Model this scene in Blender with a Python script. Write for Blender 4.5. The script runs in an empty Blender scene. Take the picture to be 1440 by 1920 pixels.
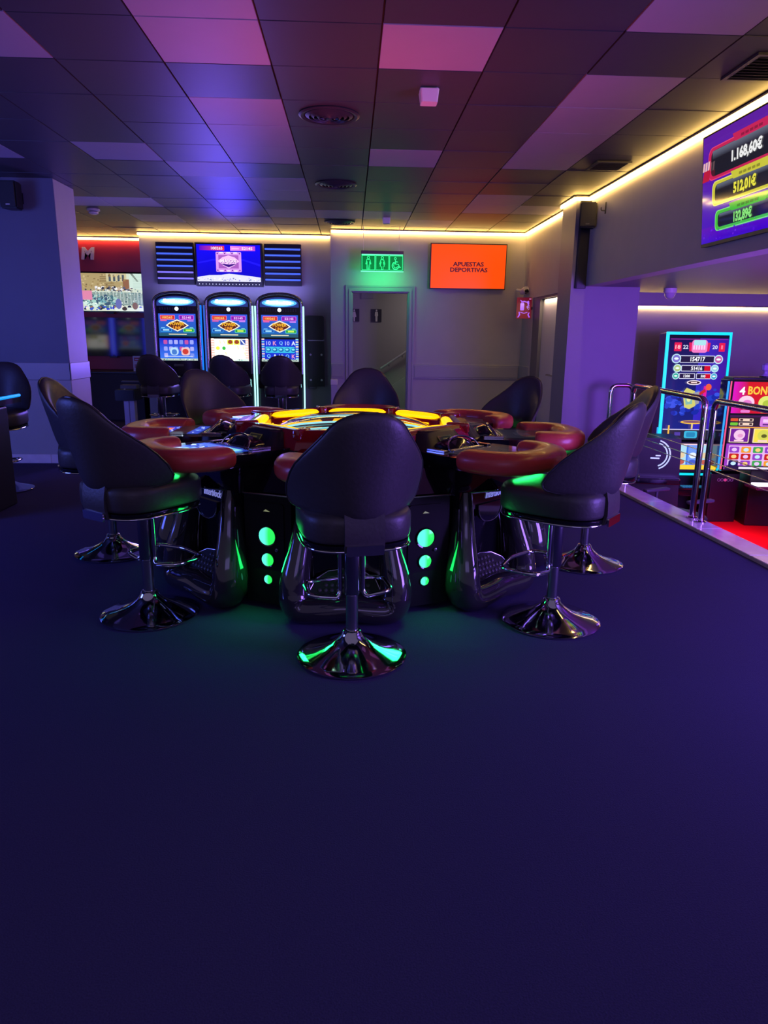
import bpy, bmesh, math, random
from mathutils import Matrix, Vector
random.seed(7)
PI = math.pi
SC = bpy.context.scene
COL = SC.collection

# ------------------------------------------------------------------ camera
CZ = 1.38
f, pitch, yaw, roll = 1335.0, math.radians(13.92), math.radians(2.75), 0.012
fw = Vector((math.sin(yaw)*math.cos(pitch), math.cos(yaw)*math.cos(pitch), -math.sin(pitch)))
r0 = Vector((math.cos(yaw), -math.sin(yaw), 0)); u0 = r0.cross(fw)
rt = math.cos(roll)*r0 + math.sin(roll)*u0; up = math.cos(roll)*u0 - math.sin(roll)*r0
cam = bpy.data.objects.new('camera', bpy.data.cameras.new('camera'))
COL.objects.link(cam)
cam.data.sensor_fit = 'HORIZONTAL'; cam.data.sensor_width = 36.0
cam.data.lens = 36.0*f/1440.0
cam.data.clip_start = 0.05
m = Matrix((rt, up, -fw)).transposed().to_4x4(); m.translation = (0, 0, CZ)
cam.matrix_world = m
SC.camera = cam
SC.view_settings.view_transform = 'Standard'
SC.view_settings.look = 'None'
SC.view_settings.exposure = 0.0
SC.view_settings.gamma = 1.0
SC.view_settings.use_curve_mapping = False
SC.cycles.use_denoising = True
SC.cycles.max_bounces = 6
SC.cycles.sample_clamp_indirect = 4.0

# ------------------------------------------------------------------ world and lamps
w = bpy.data.worlds.new('world'); SC.world = w; w.use_nodes = True
w.node_tree.nodes['Background'].inputs[0].default_value = (0.62, 0.50, 1.0, 1)
w.node_tree.nodes['Background'].inputs[1].default_value = 0.20

def area(name, loc, target, size, color, power, sy=None, spread=180):
    d = bpy.data.lights.new(name, 'AREA'); d.energy = power; d.color = color
    d.shape = 'RECTANGLE'; d.size = size; d.size_y = sy or size; d.spread = math.radians(spread)
    o = bpy.data.objects.new(name, d); COL.objects.link(o); o.location = loc
    o.rotation_euler = (Vector(target)-Vector(loc)).to_track_quat('-Z', 'Y').to_euler()
    return o

def spot(name, loc, target, color, power, ang=60, blend=0.8, rad=0.1):
    d = bpy.data.lights.new(name, 'SPOT'); d.energy = power; d.color = color
    d.spot_size = math.radians(ang); d.spot_blend = blend; d.shadow_soft_size = rad
    o = bpy.data.objects.new(name, d); COL.objects.link(o); o.location = loc
    o.rotation_euler = (Vector(target)-Vector(loc)).to_track_quat('-Z', 'Y').to_euler()
    return o

# coloured fill lamps added without fixtures, most of them out of view
area('fill_blue_left', (-5.2, 3.2, 1.5), (-1.0, 7.5, 1.2), 1.6, (0.10, 0.15, 1.0), 90, 1.4)
area('fill_violet_right', (3.9, 2.0, 0.9), (0.4, 6.6, 0.7), 1.6, (0.30, 0.15, 1.0), 180, 1.4)
area('fill_violet_lower_room', (4.0, 4.2, 1.30), (3.9, 9.0, 1.2), 1.0, (0.27, 0.03, 1.0), 62, 0.8)
area('lamp_red_lower_room', (4.1, 6.6, 0.35), (4.0, 7.1, -0.65), 0.4, (1.0, 0.01, 0.03), 9, 0.3, 90)
area('fill_behind_camera', (0.5, -2.6, 2.1), (0.0, 3.6, 1.2), 3.0, (0.42, 0.32, 1.0), 15, 1.2)  # added fill from behind the camera, no lamp stands there
spot('fill_pillar_violet', (-1.8, 10.55, 1.3), (-2.9, 8.2, 1.6), (0.20, 0.11, 1.0), 260, 95, 0.9, 0.4)  # added spot before the slot row, throws violet onto the left pillar
area('fill_slot_wall', (-1.8, 11.22, 1.99), (-1.8, 11.55, 2.25), 2.1, (0.30, 0.30, 1.0), 7, 0.06)  # added lamp above the slot machines, brightens the niche wall
spot('fill_ceiling_blue', (-1.75, 11.2, 2.1), (-1.65, 8.6, 2.85), (0.05, 0.03, 1.0), 75, 34, 0.9, 0.3)  # added spot near the sign, throws a blue patch on the ceiling

# ------------------------------------------------------------------ materials
def lin(c): return tuple(((x/255.0)/12.92 if x/255.0 <= 0.04045 else ((x/255.0+0.055)/1.055)**2.4) for x in c)

MATS = {}
def mat(name, color, rough=0.5, metal=0.0, emit=None, es=1.0, spec=0.5, noise=0.0, nscale=40, bump=0.0, coat=0.0):
    if name in MATS: return MATS[name]
    M = bpy.data.materials.new(name); M.use_nodes = True
    nt = M.node_tree; b = nt.nodes['Principled BSDF']
    b.inputs['Base Color'].default_value = (*color, 1)
    b.inputs['Roughness'].default_value = rough
    b.inputs['Metallic'].default_value = metal
    b.inputs['Specular IOR Level'].default_value = spec
    b.inputs['Coat Weight'].default_value = coat
    if emit:
        b.inputs['Emission Color'].default_value = (*emit, 1)
        b.inputs['Emission Strength'].default_value = es
    if noise or bump:
        tc = nt.nodes.new('ShaderNodeTexCoord'); n = nt.nodes.new('ShaderNodeTexNoise')
        n.inputs['Scale'].default_value = nscale; n.inputs['Detail'].default_value = 4
        nt.links.new(tc.outputs['Object'], n.inputs['Vector'])
        if noise:
            mx = nt.nodes.new('ShaderNodeMix'); mx.data_type = 'RGBA'
            mx.inputs['A'].default_value = (*[c*(1-noise) for c in color], 1)
            mx.inputs['B'].default_value = (*[min(1, c*(1+noise)) for c in color], 1)
            nt.links.new(n.outputs['Fac'], mx.inputs['Factor'])
            nt.links.new(mx.outputs['Result'], b.inputs['Base Color'])
        if bump:
            bp = nt.nodes.new('ShaderNodeBump'); bp.inputs['Strength'].default_value = bump
            bp.inputs['Distance'].default_value = 0.004
            nt.links.new(n.outputs['Fac'], bp.inputs['Height'])
            nt.links.new(bp.outputs['Normal'], b.inputs['Normal'])
    MATS[name] = M
    return M

def attr_mat(name, strength, rough=0.12, spec=0.5):
    M = bpy.data.materials.new(name); M.use_nodes = True
    nt = M.node_tree; b = nt.nodes['Principled BSDF']
    b.inputs['Base Color'].default_value = (0.004, 0.004, 0.005, 1)
    b.inputs['Roughness'].default_value = rough; b.inputs['Specular IOR Level'].default_value = spec
    a = nt.nodes.new('ShaderNodeAttribute'); a.attribute_name = 'Col'
    nt.links.new(a.outputs['Color'], b.inputs['Emission Color'])
    b.inputs['Emission Strength'].default_value = strength
    return M

carpet = mat('carpet_navy', (0.050, 0.044, 0.115), 0.95, noise=0.35, nscale=220, bump=0.5, spec=0.1)
carpet_red = mat('carpet_red', (0.55, 0.01, 0.02), 0.9, noise=0.2, nscale=120, bump=0.3)
paint = mat('wall_paint_grey', (0.42, 0.39, 0.41), 0.6, noise=0.06, nscale=5, bump=0.05)
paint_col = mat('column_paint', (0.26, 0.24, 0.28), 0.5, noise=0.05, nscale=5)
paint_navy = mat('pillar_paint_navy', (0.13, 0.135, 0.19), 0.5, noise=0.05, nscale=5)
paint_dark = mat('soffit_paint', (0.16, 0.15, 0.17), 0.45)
paint_trim = mat('trim_paint', (0.34, 0.32, 0.35), 0.4)
paint_corr = mat('corridor_paint', (0.30, 0.28, 0.28), 0.7)
tile_dark = mat('ceiling_tile_charcoal', (0.060, 0.056, 0.066), 0.44, noise=0.05, nscale=6, spec=0.36)
tile_light = mat('ceiling_tile_pale', (0.40, 0.36, 0.42), 0.5, noise=0.04, nscale=6)
tile_back = mat('ceiling_void', (0.015, 0.014, 0.017), 0.8)
marble = mat('marble_pink', (0.75, 0.66, 0.66), 0.14, noise=0.25, nscale=9)
skirt = mat('marble_skirting', (0.85, 0.70, 0.76), 0.35, noise=0.2, nscale=12)
led = mat('led_warm', (1, 0.8, 0.5), 0.5, emit=(1.0, 0.62, 0.16), es=21.0)
led_low = mat('led_warm_low', (1, 0.8, 0.5), 0.5, emit=(1.0, 0.64, 0.20), es=14.0)
profile = mat('led_profile', (0.5, 0.45, 0.35), 0.4, metal=0.6)
leather = mat('leather_charcoal', (0.050, 0.044, 0.052), 0.42, noise=0.15, nscale=60, bump=0.25)
leather2 = mat('leather_piping', (0.030, 0.027, 0.032), 0.35)
chrome = mat('chrome', (0.62, 0.62, 0.65), 0.07, metal=1.0)
steel = mat('brushed_steel', (0.50, 0.50, 0.53), 0.22, metal=1.0)
dchrome = mat('dark_chrome', (0.36, 0.35, 0.39), 0.18, metal=1.0)
gloss = mat('black_gloss', (0.006, 0.006, 0.008), 0.09, coat=0.6)
smoke = mat('black_gloss_shell', (0.05, 0.048, 0.055), 0.10, metal=0.55, coat=0.8)
satin = mat('black_satin', (0.014, 0.013, 0.018), 0.38)
panel_black = mat('panel_black', (0.006, 0.006, 0.007), 0.4, spec=0.3)
matte = mat('black_matte', (0.02, 0.019, 0.025), 0.6)
vent_grey = mat('vent_grey', (0.040, 0.036, 0.042), 0.35)
greyp = mat('grey_plastic', (0.10, 0.095, 0.11), 0.4)
rubber = mat('rubber_plate', (0.018, 0.018, 0.020), 0.5)
dots = mat('rubber_dots', (0.07, 0.07, 0.075), 0.35)
red_leather = mat('red_leather', (0.62, 0.065, 0.060), 0.36, noise=0.1, nscale=50, bump=0.15, coat=0.15)
red_gloss = mat('red_gloss', (0.30, 0.006, 0.010), 0.10, coat=0.8)
amber = mat('amber_light', (1, 0.5, 0.0), 0.3, emit=(1.0, 0.44, 0.0), es=1.7)
white_pl = mat('white_plastic', (0.72, 0.70, 0.70), 0.35)
pale_panel = mat('pale_door', (0.62, 0.58, 0.60), 0.35)
lavender = mat('pale_metal_post', (0.45, 0.43, 0.55), 0.35, metal=0.3)
red_wall = mat('red_panel', (0.42, 0.020, 0.035), 0.35)
red_wall2 = mat('red_panel_low', (0.36, 0.03, 0.05), 0.45)
cyan_frame = mat('cyan_frame_light', (0, 0.6, 0.7), 0.3, emit=lin((20, 225, 245)), es=1.1)
cyan_thin = mat('cyan_side_light', (0, 0.6, 0.7), 0.3, emit=lin((60, 170, 225)), es=0.9)
blue_edge = mat('blue_edge_light', (0, 0.2, 0.7), 0.3, emit=lin((20, 120, 245)), es=1.2)
ice_edge = mat('ice_edge_light', (0.6, 0.9, 0.9), 0.3, emit=lin((170, 245, 245)), es=1.6)
blue_line = mat('blue_edge_dim', (0.1, 0.2, 0.7), 0.3, emit=lin((50, 110, 215)), es=0.8)
bar_blue = mat('blue_bar_light', (0.05, 0.1, 0.6), 0.3, emit=lin((75, 110, 235)), es=0.9)
bar_violet = mat('violet_bar_light', (0.1, 0.1, 0.6), 0.3, emit=lin((140, 125, 225)), es=0.8)
red_edge = mat('red_edge_light', (0.6, 0.02, 0.05), 0.3, emit=lin((235, 90, 130)), es=1.0)
green_led = mat('green_under_light', (0.0, 0.5, 0.1), 0.3, emit=(0.02, 1.0, 0.18), es=1.2)
green_cell = mat('green_cells', (0.5, 0.9, 0.6), 0.3, emit=(0.55, 1.0, 0.72), es=1.4)
white_emit = mat('white_button_light', (1, 1, 1), 0.3, emit=(0.9, 0.97, 1.0), es=1.6)
wheel_led = mat('wheel_light', (0.5, 0.9, 0.9), 0.3, emit=lin((150, 235, 240)), es=1.3)
wood = mat('wheel_wood', (0.10, 0.022, 0.018), 0.2, coat=0.5, noise=0.3, nscale=20)
brass = mat('brass', (0.8, 0.58, 0.25), 0.2, metal=1.0)
letter_m = mat('pale_letters', (0.62, 0.50, 0.55), 0.5)
print_glow = mat('lilac_print_glow', (0.40, 0.40, 0.75), 0.4, emit=lin((120, 125, 200)), es=0.9)  # print given its own glow in place of light falling on it
clear_top = mat('crystal_topper', (0.55, 0.45, 0.75), 0.05, spec=0.9)
screen = attr_mat('lit_screen', 1.15)
screen_hi = attr_mat('bright_screen', 2.0)
screen_lo = attr_mat('dim_screen', 0.8, 0.06)
printed = attr_mat('printed', 0.0)
def print_mat():
    M = bpy.data.materials.new('flat_print'); M.use_nodes = True
    nt = M.node_tree; b = nt.nodes['Principled BSDF']; b.inputs['Roughness'].default_value = 0.4
    a = nt.nodes.new('ShaderNodeAttribute'); a.attribute_name = 'Col'
    nt.links.new(a.outputs['Color'], b.inputs['Base Color'])
    return M
flat_print = print_mat()

def glass_mat():
    M = bpy.data.materials.new('clear_glass'); M.use_nodes = True
    nt = M.node_tree; nt.nodes.clear()
    o = nt.nodes.new('ShaderNodeOutputMaterial'); mx = nt.nodes.new('ShaderNodeMixShader')
    t = nt.nodes.new('ShaderNodeBsdfTransparent'); g = nt.nodes.new('ShaderNodeBsdfGlossy')
    g.inputs['Roughness'].default_value = 0.03
    t.inputs['Color'].default_value = (0.93, 0.95, 0.96, 1)
    fr = nt.nodes.new('ShaderNodeFresnel'); fr.inputs['IOR'].default_value = 1.45
    nt.links.new(fr.outputs[0], mx.inputs[0]); nt.links.new(t.outputs[0], mx.inputs[1])
    nt.links.new(g.outputs[0], mx.inputs[2]); nt.links.new(mx.outputs[0], o.inputs[0])
    return M
glass = glass_mat()

def acrylic_mat():
    M = bpy.data.materials.new('green_acrylic'); M.use_nodes = True
    nt = M.node_tree; nt.nodes.clear()
    o = nt.nodes.new('ShaderNodeOutputMaterial'); mx = nt.nodes.new('ShaderNodeMixShader')
    t = nt.nodes.new('ShaderNodeBsdfTransparent'); e = nt.nodes.new('ShaderNodeEmission')
    t.inputs['Color'].default_value = (0.6, 0.9, 0.65, 1)
    e.inputs['Color'].default_value = (0.0, 0.22, 0.06, 1); e.inputs['Strength'].default_value = 1.0
    mx.inputs[0].default_value = 0.55
    nt.links.new(t.outputs[0], mx.inputs[1]); nt.links.new(e.outputs[0], mx.inputs[2]); nt.links.new(mx.outputs[0], o.inputs[0])
    return M
acrylic = acrylic_mat()

def lens_mat():
    # green lamp lens whose light shifts to cyan on one half, along its own x axis
    M = bpy.data.materials.new('green_lamp_lens'); M.use_nodes = True
    nt = M.node_tree; b = nt.nodes['Principled BSDF']; b.inputs['Roughness'].default_value = 0.2
    b.inputs['Base Color'].default_value = (0.0, 0.3, 0.08, 1)
    tc = nt.nodes.new('ShaderNodeTexCoord'); sp = nt.nodes.new('ShaderNodeSeparateXYZ')
    mr = nt.nodes.new('ShaderNodeValToRGB')
    nt.links.new(tc.outputs['Generated'], sp.inputs[0]); nt.links.new(sp.outputs['X'], mr.inputs[0])
    mr.color_ramp.elements[0].position = 0.35; mr.color_ramp.elements[0].color = (0.02, 0.80, 0.09, 1)
    mr.color_ramp.elements[1].position = 0.62; mr.color_ramp.elements[1].color = (0.10, 0.86, 0.62, 1)
    nt.links.new(mr.outputs[0], b.inputs['Emission Color']); b.inputs['Emission Strength'].default_value = 1.4
    return M
lens = lens_mat()

# ------------------------------------------------------------------ mesh helpers
def fin(name, bm, material, parent=None, smooth=35, loc=None, rot=None):
    me = bpy.data.meshes.new(name); bmesh.ops.recalc_face_normals(bm, faces=bm.faces[:]); bm.to_mesh(me); bm.free()
    if smooth:
        me.shade_smooth()
        try: me.set_sharp_from_angle(angle=math.radians(smooth))
        except Exception: pass
    return link(name, me, material, parent, loc, rot)

def link(name, me, material, parent=None, loc=None, rot=None):
    if material and not me.materials: me.materials.append(material)
    o = bpy.data.objects.new(name, me); COL.objects.link(o)
    if parent: o.parent = parent
    if loc: o.location = loc
    if rot: o.rotation_euler = rot
    return o

def thing(name, label, cat, loc=(0, 0, 0), rz=0.0, group=None):
    o = bpy.data.objects.new(name, None); COL.objects.link(o); o.empty_display_size = 0.1
    o.location = loc; o.rotation_euler = (0, 0, rz)
    return tag(o, label, cat, group)

def tag(o, label, cat, group=None):
    o['label'] = label; o['category'] = cat
    if group: o['group'] = group
    return o

def struct(o, label, cat='structure'):
    o['kind'] = 'structure'; o['label'] = label; o['category'] = cat
    return o

def BM(): return bmesh.new()

def box(bm, x0, y0, z0, x1, y1, z1, bev=0.0, seg=2, M=None):
    r = bmesh.ops.create_cube(bm, size=1.0)
    vs = r['verts']
    for v in vs:
        v.co = Vector(((x0+x1)/2+v.co.x*(x1-x0), (y0+y1)/2+v.co.y*(y1-y0), (z0+z1)/2+v.co.z*(z1-z0)))
    if M is not None:
        for v in vs: v.co = M @ v.co
    if bev:
        es = list({e for v in vs for e in v.link_edges})
        bmesh.ops.bevel(bm, geom=es, offset=bev, segments=seg, affect='EDGES', profile=0.5)
    return bm

def lathe(bm, prof, n=32, c=(0, 0, 0), cap=True, M=None):
    rings = []
    for r, z in prof:
        ring = []
        for i in range(n):
            a = 2*PI*i/n
            p = Vector((c[0]+r*math.cos(a), c[1]+r*math.sin(a), c[2]+z))
            if M is not None: p = M @ p
            ring.append(bm.verts.new(p))
        rings.append(ring)
    for a, b in zip(rings, rings[1:]):
        for i in range(n): bm.faces.new((a[i], a[(i+1) % n], b[(i+1) % n], b[i]))
    if cap:
        bm.faces.new(rings[0][::-1]); bm.faces.new(rings[-1])
    return bm

def tube(bm, pts, rad, n=10, closed=False, flat=1.0, upv=Vector((0, 0, 1)), cap=True, sq=1.0):
    pw = lambda v: math.copysign(abs(v)**sq, v)
    """sweep of an elliptical section; rad a number or list, flat scales the vertical half axis"""
    pts = [Vector(p) for p in pts]; N = len(pts); rings = []
    prev = None
    for i, p in enumerate(pts):
        if closed: t = pts[(i+1) % N]-pts[i-1]
        else: t = pts[min(i+1, N-1)]-pts[max(i-1, 0)]
        t.normalize()
        s = t.cross(upv)
        if s.length < 0.15:
            s = prev - t*prev.dot(t) if prev is not None else t.orthogonal()
        s.normalize()
        if prev is not None and s.dot(prev) < 0 and not closed: s = -s
        prev = s.copy()
        u = s.cross(t)
        r = rad[i] if isinstance(rad, (list, tuple)) else rad
        rings.append([bm.verts.new(p+s*(r*pw(math.cos(2*PI*k/n)))+u*(r*flat*pw(math.sin(2*PI*k/n)))) for k in range(n)])
    for i in range(N if closed else N-1):
        a, b = rings[i], rings[(i+1) % N]
        for k in range(n): bm.faces.new((a[k], a[(k+1) % n], b[(k+1) % n], b[k]))
    if cap and not closed:
        bm.faces.new(rings[0][::-1]); bm.faces.new(rings[-1])
    return bm

def smooth_path(P, sub=6, closed=False):
    P = [Vector(p) for p in P]; out = []; n = len(P)
    for i in range(n if closed else n-1):
        if closed: a, b, c, d = P[i-1], P[i], P[(i+1) % n], P[(i+2) % n]
        else: a, b, c, d = P[max(i-1, 0)], P[i], P[i+1], P[min(i+2, n-1)]
        for k in range(sub):
            t = k/sub
            out.append(0.5*((2*b)+(c-a)*t+(2*a-5*b+4*c-d)*t*t+(3*b-a-3*c+d)*t**3))
    if not closed: out.append(P[-1].copy())
    return out

def fillet(P, r, n=5):
    """polyline with rounded corners"""
    P = [Vector(p) for p in P]; out = [P[0]]
    for i in range(1, len(P)-1):
        a, b, c = P[i-1], P[i], P[i+1]
        d1 = (a-b); d2 = (c-b); rr = min(r, d1.length*0.49, d2.length*0.49)
        p1 = b+d1.normalized()*rr; p2 = b+d2.normalized()*rr
        for k in range(n+1):
            t = k/n; out.append((1-t)**2*p1+2*t*(1-t)*b+t*t*p2)
    out.append(P[-1]); return out

def prism(bm, poly, z0, z1, M=None, taper=None):
    """vertical prism from a 2D outline; taper is an outline for the top"""
    top = taper or poly
    a = [Vector((x, y, z0)) for x, y in poly]; b = [Vector((x, y, z1)) for x, y in top]
    if M is not None: a = [M @ v for v in a]; b = [M @ v for v in b]
    a = [bm.verts.new(v) for v in a]; b = [bm.verts.new(v) for v in b]; n = len(a)
    for i in range(n): bm.faces.new((a[i], a[(i+1) % n], b[(i+1) % n], b[i]))
    bm.faces.new(a[::-1]); bm.faces.new(b)
    return bm

def plate(bm, poly, y0, y1):
    """upright plate: outline in x,z, thickness along y"""
    a = [bm.verts.new((x, y0, z)) for x, z in poly]; b = [bm.verts.new((x, y1, z)) for x, z in poly]; n = len(a)
    for i in range(n): bm.faces.new((a[i], a[(i+1) % n], b[(i+1) % n], b[i]))
    bm.faces.new(a[::-1]); bm.faces.new(b)
    return bm

def rrect(x0, z0, x1, z1, r, n=4):
    out = []
    for cx, cz, a0 in ((x1-r, z1-r, 0), (x0+r, z1-r, 90), (x0+r, z0+r, 180), (x1-r, z0+r, 270)):
        for k in range(n+1):
            a = math.radians(a0+90*k/n); out.append((cx+r*math.cos(a), cz+r*math.sin(a)))
    return out

def ell(cx, cz, rx, rz, n=20, a0=0, a1=360):
    return [(cx+rx*math.cos(math.radians(a0+(a1-a0)*k/n)), cz+rz*math.sin(math.radians(a0+(a1-a0)*k/n))) for k in range(n if a1-a0 == 360 else n+1)]

_tc = {}
def text_tris(s, bold=0.0, shear=0.0):
    key = (s, bold, shear)
    if key in _tc: return _tc[key]
    cu = bpy.data.curves.new('t', 'FONT'); cu.body = s; cu.size = 1.0; cu.resolution_u = 2
    cu.offset = bold; cu.shear = shear
    o = bpy.data.objects.new('t', cu); COL.objects.link(o)
    dg = bpy.context.evaluated_depsgraph_get(); dg.update()
    me = bpy.data.meshes.new_from_object(o.evaluated_get(dg))
    vs = [(v.co.x, v.co.y) for v in me.vertices]; fs = [tuple(p.vertices) for p in me.polygons]
    bpy.data.objects.remove(o); bpy.data.curves.remove(cu); bpy.data.meshes.remove(me)
    x0 = min(v[0] for v in vs); x1 = max(v[0] for v in vs); y0 = min(v[1] for v in vs); y1 = max(v[1] for v in vs)
    _tc[key] = ([(v[0]-(x0+x1)/2, v[1]-(y0+y1)/2) for v in vs], fs, x1-x0, y1-y0)
    return _tc[key]

class Art:
    """flat picture for a screen or a sign: coloured shapes in x,z stacked in hair-thin layers, facing -y"""
    def __init__(s, step=0.0005):
        s.bm = BM(); s.cl = s.bm.loops.layers.float_color.new('Col'); s.d = 0.0; s.step = step
    def _face(s, vs, col):
        try: fc = s.bm.faces.new(vs)
        except ValueError: return
        for l in fc.loops: l[s.cl] = (*col, 1)
    def poly(s, pts, col):
        s.d += s.step
        s._face([s.bm.verts.new((x, -s.d, z)) for x, z in pts], lin(col)); return s
    def rect(s, x0, z0, x1, z1, col): return s.poly([(x0, z0), (x1, z0), (x1, z1), (x0, z1)], col)
    def rr(s, x0, z0, x1, z1, r, col): return s.poly(rrect(x0, z0, x1, z1, r), col)
    def frame(s, x0, z0, x1, z1, r, t, col, inner):
        s.rr(x0, z0, x1, z1, r, col); return s.rr(x0+t, z0+t, x1-t, z1-t, max(r-t, t*0.3), inner)
    def ell(s, cx, cz, rx, rz, col, n=20): return s.poly(ell(cx, cz, rx, rz, n), col)
    def grad(s, x0, z0, x1, z1, c0, c1, horiz=False):
        s.d += s.step
        vs = [s.bm.verts.new((x, -s.d, z)) for x, z in ((x0, z0), (x1, z0), (x1, z1), (x0, z1))]
        fc = s.bm.faces.new(vs); a, b = lin(c0), lin(c1)
        cs = (a, b, b, a) if horiz else (a, a, b, b)
        for l, c in zip(fc.loops, cs): l[s.cl] = (*c, 1)
        return s
    def text(s, t, x, z, h, col, w=None, bold=0.0, shear=0.0):
        vs, fs, tw, th = text_tris(t, bold, shear); s.d += s.step
        sz = h/th; sx = (w/tw) if w else sz
        V = [s.bm.verts.new((x+a*sx, -s.d, z+b*sz)) for a, b in vs]; c = lin(col)
        for fidx in fs: s._face([V[i] for i in fidx], c)
        return s
    def blobs(s, x0, z0, x1, z1, cols, n, rmin, rmax, seed=1):
        rnd = random.Random(seed); s.d += s.step
        for _ in range(n):
            r = rnd.uniform(rmin, rmax); s.poly(ell(rnd.uniform(x0+r, x1-r), rnd.uniform(z0+r, z1-r), r, r*rnd.uniform(.5, 1), 8), rnd.choice(cols)); s.d -= s.step*0.8
        return s
    def done(s, name, material, parent=None, M=None, loc=None, rot=None):
        if M is not None: bmesh.ops.transform(s.bm, matrix=M, verts=s.bm.verts[:])
        me = bpy.data.meshes.new(name); s.bm.to_mesh(me); s.bm.free()
        return link(name, me, material, parent, loc, rot)

def letters(txt, h, depth=0.003, w=None, bold=0.0, shear=0.0):
    """raised lettering, centred, in x,z facing -y"""
    vs, fs, tw, th = text_tris(txt, bold, shear); bm = BM(); sz = h/th; sx = (w/tw) if w else sz
    V = [bm.verts.new((a*sx, 0, b*sz)) for a, b in vs]
    for q in fs:
        try: bm.faces.new([V[i] for i in q])
        except ValueError: pass
    r = bmesh.ops.extrude_face_region(bm, geom=bm.faces[:])
    bmesh.ops.translate(bm, vec=(0, -depth, 0), verts=[v for v in r['geom'] if isinstance(v, bmesh.types.BMVert)])
    return bm

def copy_tree(o, parent=None):
    c = o.copy(); COL.objects.link(c)
    if parent: c.parent = parent
    for ch in list(o.children): copy_tree(ch, c)
    return c
def place(o, loc, rz, label, group):
    o.location = loc; o.rotation_euler = (0, 0, rz); o['label'] = label; o['group'] = group
    return o

# ------------------------------------------------------------------ setting
ZC = 2.85
YB, YS, YR = 10.9, 11.55, 12.35      # restroom wall, slot niche wall, betting alcove wall
XF = 2.57                            # fascia plane on the right
ZL = -0.65                            # lower room floor

bm = BM(); prism(bm, [(-8, -3), (2.50, -3), (2.62, 4.1), (2.50, 6.5), (2.50, 8.1), (2.50, 11.6), (-0.0, 12.6), (-8, 12.6)], -0.12, 0.0)
struct(fin('floor', bm, carpet, smooth=0), 'dark navy carpet covering the raised main hall', 'floor')
bm = BM(); box(bm, 2.3, 1.0, ZL-0.1, 9.0, 9.4, ZL)
struct(fin('floor_lower', bm, carpet_red, smooth=0), 'bright red carpet of the lower gaming room beyond the rail', 'floor')

# ceiling: grid of separate tiles below a dark slab
bm = BM(); box(bm, -8, 1.9, ZC+0.02, 2.75, 12.6, ZC+0.12)
ceil = struct(fin('ceiling', bm, tile_back, smooth=0), 'grid ceiling of charcoal metal tiles with scattered pale tiles', 'ceiling')
X0, Y0, T = 0.153, 3.93, 0.6
LIGHT = {(-2, -1), (-2, 0), (-2, 2), (-2, 3), (-2, 4), (-2, 6), (-2, 7), (-2, 9), (0, 0), (0, 4), (2, -1), (2, 1), (2, 2), (2, 3), (2, 4),
         (2, 7), (2, 8), (3, 8), (-4, 0), (-4, 4), (-6, 4), (-3, 5), (-5, 8), (-6, 8), (-5, 10), (-1, 9), (0, 9), (-3, 10), (1, 10)}
tile_meshes = {}
def tile_mesh(w_, d_, light):
    k = (round(w_, 3), round(d_, 3), light)
    if k not in tile_meshes:
        b = BM(); g = 0.0042
        prism(b, [(g, g), (w_-g, g), (w_-g, d_-g), (g, d_-g)], 0.018, 0.006)
        prism(b, [(g, g), (w_-g, g), (w_-g, d_-g), (g, d_-g)], 0.006, 0.0, taper=[(g*1.35, g*1.35), (w_-g*1.35, g*1.35), (w_-g*1.35, d_-g*1.35), (g*1.35, d_-g*1.35)])
        bmesh.ops.remove_doubles(b, verts=b.verts[:], dist=1e-5)
        bmesh.ops.recalc_face_normals(b, faces=b.faces[:])
        me = bpy.data.meshes.new('ceiling_tile'); b.to_mesh(me); b.free()
        me.materials.append(tile_light if light else tile_dark); tile_meshes[k] = me
    return tile_meshes[k]
rt_ = random.Random(3)
for j in range(-2, 15):
    for i in range(-9, 4):
        x, y = X0+T*i, Y0+T*j
        if i < -6 and j < 7: continue
        ymax = YB if x > -0.44 else (YS if x > -3.2 else YR)
        if x > -0.44 and x < -0.2: ymax = YS if x+T < -0.2 else YB
        d_ = min(T, ymax-y)
        if d_ < 0.03: continue
        o = link('ceiling_tile', tile_mesh(T, d_, (i, j) in LIGHT), None, ceil, (x, y, ZC+rt_.uniform(0, 0.0025)))
        o.rotation_euler = (rt_.uniform(-.0022, .0022), rt_.uniform(-.0022, .0022), 0)

def wall(name, x0, y0, z0, x1, y1, z1, m_, label, bev=0.0):
    b = BM(); box(b, x0, y0, z0, x1, y1, z1, bev)
    return struct(fin(name, b, m_, smooth=0), label, 'wall')

# restroom wall with its door opening
b = BM(); DX0, DX1, DZ = 0.016, 0.845, 1.995
box(b, -0.295, YB, 0, DX0, YB+0.12, ZC); box(b, DX1, YB, 0, 2.56, YB+0.12, ZC); box(b, DX0, YB, DZ, DX1, YB+0.12, ZC)
box(b, -0.295, YB+0.12, 0, -0.18, YS+0.1, ZC)
struct(fin('wall_back', b, paint, smooth=0), 'grey back wall around the restroom doorway with an orange screen on it', 'wall')
wall('wall_slots', -3.19, YS, 0, -0.295, YS+0.12, ZC, paint, 'grey niche wall behind the three slot machines')
b = BM(); box(b, -3.18, YS+0.12, 0, -3.08, YR+0.1, ZC); box(b, -8, YR, 0, -3.18, YR+0.1, ZC)
struct(fin('wall_alcove', b, matte, smooth=0), 'dark wall behind the red sports betting panels at back left', 'wall')
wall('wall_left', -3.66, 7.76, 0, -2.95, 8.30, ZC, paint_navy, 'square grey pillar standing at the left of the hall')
b = BM(); box(b, 2.55, 8.60, 1.915, 2.70, YB, ZC); box(b, 2.55, 10.28, 0, 2.70, YB, 1.915)
struct(fin('wall_right', b, paint, smooth=0), 'short grey right wall above the side door', 'wall')
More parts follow.
